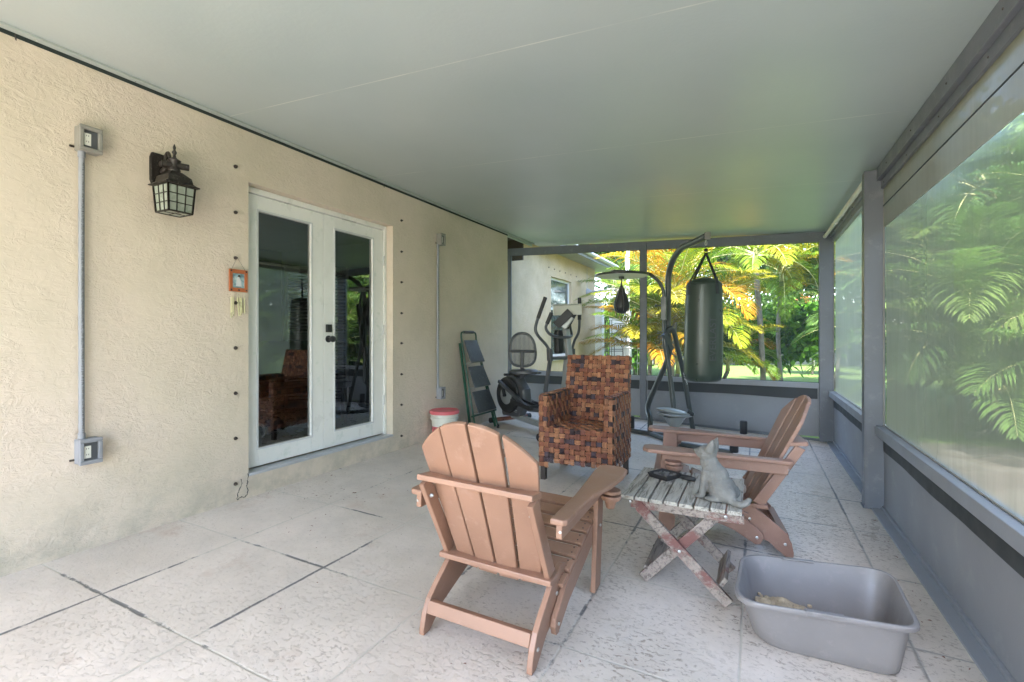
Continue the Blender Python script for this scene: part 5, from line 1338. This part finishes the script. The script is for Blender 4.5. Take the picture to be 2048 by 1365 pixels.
# pillar & garden wall
pD = 13.6
p = aD(1197, 700, pD)
gw = thing('garden_wall', 'white rendered garden pillar and low wall beside the iron gate', 'garden wall', (p.x, p.y, GZ))
tp = aD(1197, 604, pD).z
b = MB(); b.box((p.x - .13, p.y - .13, GZ), (p.x + .13, p.y + .13, tp)); b.build('pillar', M['white'], gw, bevel=.01)
b = MB(); b.box((p.x - .17, p.y - .17, tp), (p.x + .17, p.y + .17, tp + .05)); b.build('pillar_cap', M['white'], gw, bevel=.01)
b = MB(); b.box((p.x + .14, p.y + .6, GZ), (p.x + .75, p.y + .8, tp - .25)); b.build('wall_panel', M['white'], gw)
gt = thing('iron_gate', 'black wrought iron gate with scrolled bars by the white pillar', 'gate', aD(1228, 745, 12.6))
gD = 12.6
gl, gr_ = aD(1211, 700, gD), aD(1246, 700, gD); zt_, zb_g = aD(1211, 640, gD).z, GZ + .05
b = MB()
def gp(s, z): q = gl.lerp(gr_, s); return Vector((q.x, q.y, z))
for s in (0, .12, .24, .36, .5, 1.0): b.tube([gp(s, zb_g), gp(s, zt_ - (.0 if s < .5 else .55))], .010, 6)
for z in (zb_g + .1, zb_g + .95, zb_g + 1.0, zt_ - .55): b.tube([gp(0, z), gp(1, z)], .010, 6)
for s0, s1 in ((0, .36), (.4, .95)):
    c_ = (s0 + s1) / 2; b.tube([gp(c_ + (s1 - s0) / 2 * math.cos(a), zt_ - .62 + .22 * math.sin(a)) for a in [math.pi * q / 10 for q in range(11)]], .010, 6)
b.tube(smooth_path([gp(.05, zb_g + 1.05), gp(.5, zb_g + 1.3), gp(.9, zt_ - .6)]), .010, 6); b.tube(smooth_path([gp(.95, zb_g + 1.05), gp(.5, zb_g + 1.3), gp(.1, zt_ - .6)]), .010, 6)
b.build('scrolled_bars', M['lantern'], gt)
hp_ = aD(1229, 622, 12.2)
pl = thing('hanging_planter', 'grey hanging planter bucket above the iron gate', 'planter', hp_ - ZV * .2)
b = MB(); b.lathe([(.12, -.18), (.135, -.17), (.175, .12), (.185, .14), (.17, .14), (.15, -.1)], hp_, 20); b.build('pot', M['box'], pl, smooth='auto')
b = MB()
for a in (0, 120, 240): b.tube([hp_ + Vector((.17 * math.cos(R(a)), .17 * math.sin(R(a)), .13)), hp_ + ZV * .9], .005, 5)
b.build('hanger', M['box'], pl)
st = aD(1262, 735, 12.8)
stn = thing('metal_plant_stand', 'thin white metal plant stand on the lawn right of the gate', 'plant stand', (st.x, st.y, GZ))
b = MB(); sz = aD(1262, 697, 12.8).z
for dx, dy in ((-.2, -.15), (.2, -.15), (.2, .15), (-.2, .15)): b.tube([Vector((st.x + dx, st.y + dy, GZ)), Vector((st.x + dx, st.y + dy, sz))], .010, 6)
for a, c in (((-.2, -.15), (.2, -.15)), ((.2, -.15), (.2, .15)), ((.2, .15), (-.2, .15)), ((-.2, .15), (-.2, -.15))): b.tube([(st.x + a[0], st.y + a[1], sz), (st.x + c[0], st.y + c[1], sz)], .012, 6)
b.build('stand_frame', M['white'], stn)
pp = aD(1255, 520, 15)
b = MB(); b.tube([(pp.x, pp.y, GZ), (pp.x, pp.y, aD(1255, 492, 15).z)], .07, 12); tag(b.build('white_pipe', M['white'], loc=(pp.x, pp.y, GZ), smooth='auto'), 'white upright pipe rising behind the wing roof', 'pipe')

# ---------------- foliage
rng = np.random.default_rng(7)
def leafmesh(name, V, Fq, Cc, parent=None, loc=None):
    """V (n,k,3) leaf polygons with k vertices each, Cc (n,3)"""
    n, k, _ = V.shape; o0 = np.zeros(3)
    if parent is not None:
        p = parent
        while p is not None: o0 += np.array(p.location); p = p.parent
    elif loc is not None: o0 = np.array(loc)
    me = bpy.data.meshes.new(name); vv = (V - o0).reshape(-1, 3)
    m = len(Fq); fl = np.concatenate([(np.array(f)[None, :] + np.arange(n)[:, None] * k) for f in Fq], axis=1) if len(set(len(f) for f in Fq)) == 1 else None
    me.vertices.add(n * k); me.vertices.foreach_set('co', vv.astype(np.float32).ravel())
    fk = len(Fq[0]); loops = fl.reshape(-1, fk); nf = loops.shape[0]
    me.loops.add(nf * fk); me.loops.foreach_set('vertex_index', loops.astype(np.int32).ravel())
    me.polygons.add(nf); me.polygons.foreach_set('loop_start', (np.arange(nf) * fk).astype(np.int32))
    me.update(calc_edges=True); me.validate()
    ca = me.color_attributes.new('Col', 'FLOAT_COLOR', 'POINT')
    c4 = np.concatenate([np.repeat(Cc, k, axis=0), np.ones((n * k, 1))], axis=1)
    ca.data.foreach_set('color', c4.astype(np.float32).ravel())
    me.materials.append(M['leaf'])
    o = bpy.data.objects.new(name, me); COL.objects.link(o)
    if parent is not None: o.parent = parent
    elif loc is not None: o.location = loc
    return o
def norm(a): return a / (np.linalg.norm(a, axis=-1, keepdims=True) + 1e-9)
def leaves_at(C, Dr, L, W, rng):
    """diamond-ish leaves, 4 verts: base, side, tip, side, folded"""
    n = len(C); U = norm(np.cross(Dr, rng.normal(size=(n, 3)))); N = np.cross(U, Dr)
    L = L[:, None]; W = W[:, None]
    V = np.stack([C, C + Dr * L * .45 + U * W * .5 + N * W * .12, C + Dr * L - ZARR * L * .12, C + Dr * L * .45 - U * W * .5 + N * W * .12], axis=1)
    return V
ZARR = np.array([[0, 0, 1.0]])
def clumps(center, radii, ncl, per, clr, L, W, cols, rng, shell=.55, flat=.0):
    c = np.array(center); r = np.array(radii)
    d = norm(rng.normal(size=(ncl, 3))); rad = (shell + (1 - shell) * rng.random((ncl, 1))) * (0.75 + .35 * rng.random((ncl, 1)))
    cc = c + d * rad * r
    C = np.repeat(cc, per, axis=0) + rng.normal(size=(ncl * per, 3)) * clr
    Dr = norm(norm(C - np.repeat(cc, per, axis=0)) + .5 * rng.normal(size=(ncl * per, 3)) + np.array([0, 0, flat]))
    n = len(C)
    V = leaves_at(C, Dr, L * rng.uniform(.6, 1.3, n), W * rng.uniform(.6, 1.3, n), rng)
    cols = np.array(cols); ci = np.repeat(rng.integers(0, len(cols), ncl), per); alt = rng.integers(0, len(cols), n)
    use = np.where(rng.random(n) < .25, alt, ci)
    Cc = cols[use] * rng.uniform(.7, 1.3, (n, 1))
    return V, Cc, cc
def branches(b, base, targets, r0, rng, k=10):
    base = Vector(base)
    for i in range(min(k, len(targets))):
        q = Vector(targets[i]); m = base.lerp(q, .5) + Vector(rng.normal(size=3) * .15 * (q - base).length * .4)
        b.tube([base, m, q], [r0, r0 * .6, r0 * .2], 6, cap=False)
def tree(name, label, cat, base, hgt, crown_c, radii, ncl, per, clr, L, W, cols, seed, trunk_r=.12, group=None, nb=14, shell=.35):
    rg_ = np.random.default_rng(seed); t = thing(name, label, cat, base, group=group)
    V, Cc, cc = clumps(crown_c, radii, ncl, per, clr, L, W, cols, rg_, shell)
    leafmesh('crown', V, [(0, 1, 2, 3)], Cc, t)
    b = MB(); bs = Vector(base); top = Vector(crown_c) - ZV * radii[2] * .35
    m1 = bs.lerp(top, .5) + Vector((rg_.normal() * .15, rg_.normal() * .15, 0))
    b.tube([bs, m1, top], [trunk_r, trunk_r * .8, trunk_r * .55], 8)
    branches(b, m1.lerp(top, .3), cc[:nb], trunk_r * .5, rg_, nb); branches(b, top, cc[nb:2 * nb], trunk_r * .4, rg_, nb)
    b.build('trunk', M['bark'], t, smooth=True)
    return t
def frond(origin, az, el0, droop, length, lcol, rg_, nleaf=46, lw=.03, ll=.5, out=None, curl=0.0):
    """returns leaf strips (n,6,3) and rachis points"""
    K = 14; p = np.array(origin, float); pts = [p.copy()]; tg = []
    for i in range(K):
        e = el0 - droop * ((i + .5) / K) ** 1.3; a_ = az + curl * (i / K)
        d = np.array([math.cos(e) * math.cos(a_), math.cos(e) * math.sin(a_), math.sin(e)])
        tg.append(d); p = p + d * length / K; pts.append(p.copy())
    tg.append(tg[-1]); pts = np.array(pts); tg = np.array(tg)
    Vs = []
    side = norm(np.cross(tg, ZARR))
    ts = np.linspace(.16, .995, nleaf)
    for s in (-1, 1):
        f = ts * K; i0 = np.minimum(f.astype(int), K - 1); fr_ = (f - i0)[:, None]
        P = pts[i0] * (1 - fr_) + pts[i0 + 1] * fr_; T = norm(tg[i0]); Sd = side[i0] * s; Nn = norm(np.cross(Sd, T) * s)
        Nn = np.where(Nn[:, 2:3] < 0, -Nn, Nn)
        prof = ll * (np.sin(np.pi * np.clip(ts * .86 + .12, 0, 1)) ** .7)[:, None] * rg_.uniform(.85, 1.1, (nleaf, 1))
        ang = (.55 + .5 * ts)[:, None]
        D1 = norm(Sd * (1.25 - .55 * ts[:, None]) + T * ang + Nn * .38 + rg_.normal(size=(nleaf, 3)) * .06)
        D2 = norm(D1 - ZARR * .45)
        D3 = norm(D1 - ZARR * 1.0)
        Wd = norm(np.cross(D1, Nn)) * lw * .5
        a0 = P; a1 = P + D1 * prof * .45; a2 = a1 + D2 * prof * .35; a3 = a2 + D3 * prof * .25
        q1 = np.stack([a0 - Wd * .5, a0 + Wd * .5, a1 + Wd, a1 - Wd], axis=1); q2 = np.stack([a1 - Wd, a1 + Wd, a2 + Wd * .75, a2 - Wd * .75], axis=1); q3 = np.stack([a2 - Wd * .75, a2 + Wd * .75, a3 + Wd * .05, a3 - Wd * .05], axis=1)
        Vs += [q1, q2, q3]
    return np.concatenate(Vs), pts
GRN = [(.05, .10, .02), (.07, .135, .025), (.10, .175, .03), (.035, .08, .016)]
YGR = [(.11, .175, .010), (.165, .20, .011), (.08, .14, .010), (.22, .195, .012)]
ORG = [(.42, .15, .010), (.38, .18, .012), (.45, .23, .014)]
DRK = [(.030, .065, .018), (.045, .09, .022), (.06, .12, .03), (.025, .05, .015)]
def palm(name, label, base, stems, seed, nfr, length, cols, orange=0.0, ll=.5, lw=.03, el=(1.25, .15), droop=(.9, 1.7), group=None, trunk_r=.05, bent=.25, nleaf=46, mat='palm_bark', shaft=True):
    rg_ = np.random.default_rng(seed); t = thing(name, label, 'palm tree', base, group=group)
    Vs, Cs = [], []; b = MB(); tb_ = MB(); cs_ = MB()
    for (dx, dy, h) in stems:
        b0 = Vector(base) + Vector((dx * .35, dy * .35, 0)); top = Vector(base) + Vector((dx, dy, h))
        m = b0.lerp(top, .5) + Vector((rg_.normal() * bent * .25, rg_.normal() * bent * .25, 0))
        tb_.tube(smooth_path([b0, m, top], 4), trunk_r, 8)
        if shaft: cs_.tube([top, top + ZV * length * .2], [trunk_r * 1.15, trunk_r * .6], 8)
        nfr_ = nfr + 4
        for k in range(nfr_):
            az = 2 * math.pi * (k * .618 + rg_.random() * .12); e = el[0] + (el[1] - el[0]) * (k / nfr_) + rg_.normal() * .08
            dr = droop[0] + (droop[1] - droop[0]) * rg_.random()
            ln_ = length * rg_.uniform(.8, 1.15)
            V, pts = frond(top + ZV * length * (.12 if shaft else 0), az, e, dr, ln_, None, rg_, nleaf, lw, ll * rg_.uniform(.85, 1.1))
            if rg_.random() < orange: c = np.array(ORG[rg_.integers(len(ORG))])
            else: c = np.array(cols[rg_.integers(len(cols))])
            if c[0] > c[1] * 1.3: c = c[None, :] * (1 - (m_ := rg_.random((len(V), 1)) ** 2 * .9)) + np.array([[.20, .20, .012]]) * m_
            Vs.append(V); Cs.append(np.clip(c * rg_.uniform(.75, 1.25, (len(V), 1)), 0, .8))
            b.tube([Vector(q) for q in pts[::2]], [max(.003, trunk_r * .3 * (1 - i / 8)) for i in range(len(pts[::2]))], 5, cap=False)
    leafmesh('fronds', np.concatenate(Vs), [(0, 1, 2, 3)], np.concatenate(Cs), t)
    b.build('frond_stems', M['crownshaft'], t, smooth=True); tb_.build('trunk', M[mat], t, smooth=True)
    if shaft: cs_.build('crown_shaft', M['crownshaft'], t, smooth=True)
    return t
def gpt(px, D): p = aD(px, 671, D); return (p.x, p.y, GZ)
# palms behind the far screen
palm('areca_palm', 'orange and yellow areca palm right behind the boxing stand', gpt(1340, 11.0), [(-.25, .1, 1.5), (.15, -.1, 2.0), (.45, .2, 1.2), (-.5, .3, .7), (0.1, .5, .5)], 11, 9, 2.2, YGR, .30, .60, .026, el=(1.35, .45), group='palms beyond the far screen')
palm('slender_palm', 'yellow green slim palm, left of the two thin trunks', gpt(1537, 11.6), [(-.28, 0, 3.1)], 21, 13, 2.0, YGR, .16, .58, .026, el=(1.2, -.1), group='palms beyond the far screen', trunk_r=.062)
palm('slender_palm', 'yellow green slim palm, right of the two thin trunks', gpt(1563, 13.4), [(.0, 0, 2.9)], 22, 12, 2.1, YGR, .08, .58, .026, el=(1.2, -.05), group='palms beyond the far screen', trunk_r=.055)
palm('areca_palm', 'low bushy areca palm behind the hanging bag', gpt(1430, 12.5), [(-.2, 0, .8), (.3, 0, .5)], 23, 10, 1.6, YGR + GRN, .10, .55, .030, el=(1.3, .2), group='palms beyond the far screen')
palm('areca_palm', 'yellow areca palm at the right edge of the far opening', gpt(1668, 13.0), [(.1, 0, 3.1), (-.2, .3, 2.4)], 24, 10, 2.0, YGR, .25, .6, .032, el=(1.3, .1), group='palms beyond the far screen')
palm('areca_palm', 'green palm frond clump left of the far screen post', gpt(1268, 17), [(0, 0, 3.0), (.4, .2, 2.0)], 25, 10, 2.4, GRN + YGR[:1], .05, .6, .03, el=(1.3, .1), group='palms beyond the far screen')
# broadleaf shrubs near the trunks
def shrub(label, px, D, c_z, rad, ncl, per, L, W, cols, seed, clr=.16, name='leafy_shrub', group='shrubs along the far side of the lawn'):
    base = gpt(px, D); tree(name, label, 'shrub', base, c_z, (base[0], base[1], c_z), rad, ncl, per, clr, L, W, cols, seed, .04, group, nb=10)
BRT = [(.055, .15, .012), (.08, .19, .016), (.04, .11, .012), (.10, .20, .022)]
shrub('bright green broad leaved shrub between the two thin palm trunks', 1545, 14.2, 1.15, (1.7, .7, .75), 60, 40, .26, .13, BRT, 31)
shrub('bright green shrub left of the far screen post', 1275, 17.0, 1.3, (1.3, .9, 1.3), 70, 40, .26, .13, BRT + GRN, 32)
shrub('light green shrub at the right end of the far opening', 1625, 17.5, 1.6, (1.5, 1.0, 1.1), 70, 40, .24, .12, BRT + GRN, 33)
# hedge and background trees
hcols = [DRK, DRK + [(.30, .12, .03), (.25, .10, .05)], DRK + GRN, DRK + [(.35, .20, .03)], GRN + DRK]
names = ['dark green hedge shrub left of the wing pillar', 'dark shrub with reddish leaves left of the far post', 'dense green hedge shrub behind the orange palm', 'dark hedge shrub with yellow leaves behind the hanging bag', 'leafy green hedge shrub behind the thin trunks', 'dark hedge shrub with reddish leaves right of the trunks', 'dense hedge shrub near the far corner post', 'hedge shrub beyond the far corner post']
for i, px in enumerate((1215, 1290, 1365, 1435, 1505, 1575, 1640, 1720)):
    shrub(names[i], px, 24.0 + (i % 3) * .6, 1.3 + .3 * (i % 2), (2.0, 1.3, 1.9), 110, 42, .30, .15, hcols[i % 5], 40 + i, clr=.24, name='hedge_shrub')
tl_ = [(1130, 25, 7.0, (3.6, 3, 3.0), DRK, 'dark spreading tree over the wing roof'), (1235, 29, 6.8, (3.6, 3, 2.6), DRK + GRN, 'dark green tree behind the round platform'),
       (1345, 30, 7.2, (3.8, 3, 3.4), GRN + DRK, 'green tree rising behind the orange palm'), (1478, 32, 6.6, (3.0, 3, 2.6), GRN + DRK, 'green tree against the sky right of the hanging bag'),
       (1590, 36, 5.6, (4.4, 3, 2.0), GRN + DRK, 'low distant tree right of the thin trunks'), (1700, 30, 7.0, (3.6, 3, 3.0), DRK + GRN, 'tall tree beyond the far corner post')]
for i, (px, D, cz_, rad, cols, lab) in enumerate(tl_):
    base = gpt(px, D); tree('broadleaf_tree', lab, 'tree', base, cz_, (base[0], base[1], cz_), rad, 150, 40, .34, .38, .2, cols, 60 + i, .18, 'trees behind the lawn', nb=22)
# bare twiggy tree
base = gpt(1262, 20); t = thing('bare_tree', 'pale bare branched tree between the wing roof and the far post', 'tree', base)
b = MB(); rg_ = np.random.default_rng(5); bs = Vector(base); tp_ = bs + ZV * 3.0; b.tube([bs, tp_], [.08, .05], 8); b.build('trunk', M['bark'], t, smooth=True)
b = MB()
for i in range(40):
    a = rg_.uniform(0, 6.28); q = tp_ + Vector((math.cos(a) * rg_.uniform(.4, 1.6), math.sin(a) * .8, rg_.uniform(.3, 2.2))); m = tp_.lerp(q, .5) + Vector(rg_.normal(size=3) * .12); b.tube([tp_ - ZV * rg_.uniform(0, .8), m, q], [.02, .014, .006], 5, cap=False)
b.build('bare_branches', M['palm_bark'], t)
# chain-link / dark fence behind the hedge
fp0, fp1 = Vector(gpt(1180, 23.0)), Vector(gpt(1760, 22.2))
fn = thing('boundary_fence', 'low dark wire fence running along the back of the lawn', 'fence', fp0)
b = MB(); b.bar(fp0 + ZV * .55, fp1 + ZV * .55, .02, 1.0); b.build('fence_mesh', M['dark_gap'], fn)
for i in range(10):
    q = fp0.lerp(fp1, i / 9); b = MB(); b.tube([q, q + ZV * 1.15], .03, 6); b.build('post', M['box'], fn)

# dense palms seen through the right-hand screens
SG = [(.065, .125, .03), (.10, .18, .04), (.14, .21, .05), (.05, .10, .025)]
sidep = [((2.5, 8.9), [(0, 0, 1.0), (.3, .3, 1.7), (.3, -.4, .4)], 'areca palm clump right outside the shade cloth, lowest and nearest'),
         ((3.4, 10.4), [(0, 0, 1.6), (-.4, .4, 2.5), (.3, -.5, .8)], 'areca palm clump outside the shade cloth, beside the grey post'),
         ((4.2, 11.2), [(0, 0, 1.8), (.4, .5, 2.9), (-.3, -.4, .8)], 'areca palm clump outside the middle of the near shade cloth'),
         ((3.9, 8.6), [(0, 0, 1.2), (.3, .4, 2.2), (-.2, -.3, .5)], 'areca palm clump outside the right end of the near shade cloth'),
         ((5.6, 13.0), [(0, 0, 2.8), (.6, .8, 3.8), (-.5, -.6, 1.6)], 'tall palm clump in the second row outside the near shade cloth'),
         ((3.0, 13.4), [(0, 0, 2.2), (.5, .6, 3.2), (-.5, -.4, 1.2)], 'tall palm clump farther back behind the far shaded bay'),
         ((6.4, 9.4), [(0, 0, 2.4), (.5, .4, 1.2)], 'palm clump farther out to the right of the path'),
         ((5.2, 3.2), [(0, 0, 2.0), (.4, .4, 1.0)], 'palm clump beside the porch opposite the chairs'),
         ((5.6, -1.2), [(0, 0, 2.2), (.4, .4, 1.0)], 'palm clump outside the right screen behind the camera')]
for i, (xy, stems, lab) in enumerate(sidep):
    palm('areca_palm', lab, (xy[0], xy[1], GZ), stems, 80 + i, 11, 2.0, SG, .0, .60, .027, el=(1.3, .25), group='areca palms outside the right screens', nleaf=40)
tree('leafy_shrub', 'dark leafy shrub low behind the side palms', 'shrub', (5.2, 11.6, GZ), 1, (5.2, 11.6, 1.0), (2.6, 1.6, 1.3), 90, 40, .24, .28, .14, DRK + GRN, 97, .04)
# tall trunk seen through the near cloth
q = aD(1990, 340, 8.6)
palm('royal_palm', 'tall palm with a pale trunk seen through the near screen cloth', (q.x + .25, q.y, GZ), [(-.3, 0, 3.6)], 99, 12, 2.6, SG, 0, .7, .045, el=(1.2, 0), trunk_r=.10)
q = aD(2000, 671, 15); tree('broadleaf_tree', 'tall green tree high behind the side palms', 'tree', (q.x, q.y, GZ), 5, (q.x, q.y, 5.4), (3.4, 3.0, 3.2), 170, 44, .34, .36, .2, DRK + GRN, 131, .2, 'trees behind the lawn', nb=22)
q = aD(1850, 671, 19); tree('broadleaf_tree', 'green tree behind the side palms nearer the grey post', 'tree', (q.x, q.y, GZ), 5, (q.x, q.y, 5.2), (3.4, 3.0, 3.4), 160, 44, .34, .36, .2, DRK + GRN, 132, .2, 'trees behind the lawn', nb=22)
# broad trees behind the camera close the view for reflections
for i, (x, y) in enumerate(((9.5, -6.0), (2.5, -12.0), (11, 3.5), (10.0, 10.0))):
    tree('broadleaf_tree', ['tree behind the camera to the right', 'tree behind the camera', 'large tree far outside the right screen', 'large tree beyond the right front corner'][i], 'tree', (x, y, GZ), 4, (x, y, 4.2), (3.0, 3.0, 3.0), 120, 40, .34, .38, .2, DRK + GRN, 120 + i, .2, 'trees behind the lawn', nb=20)
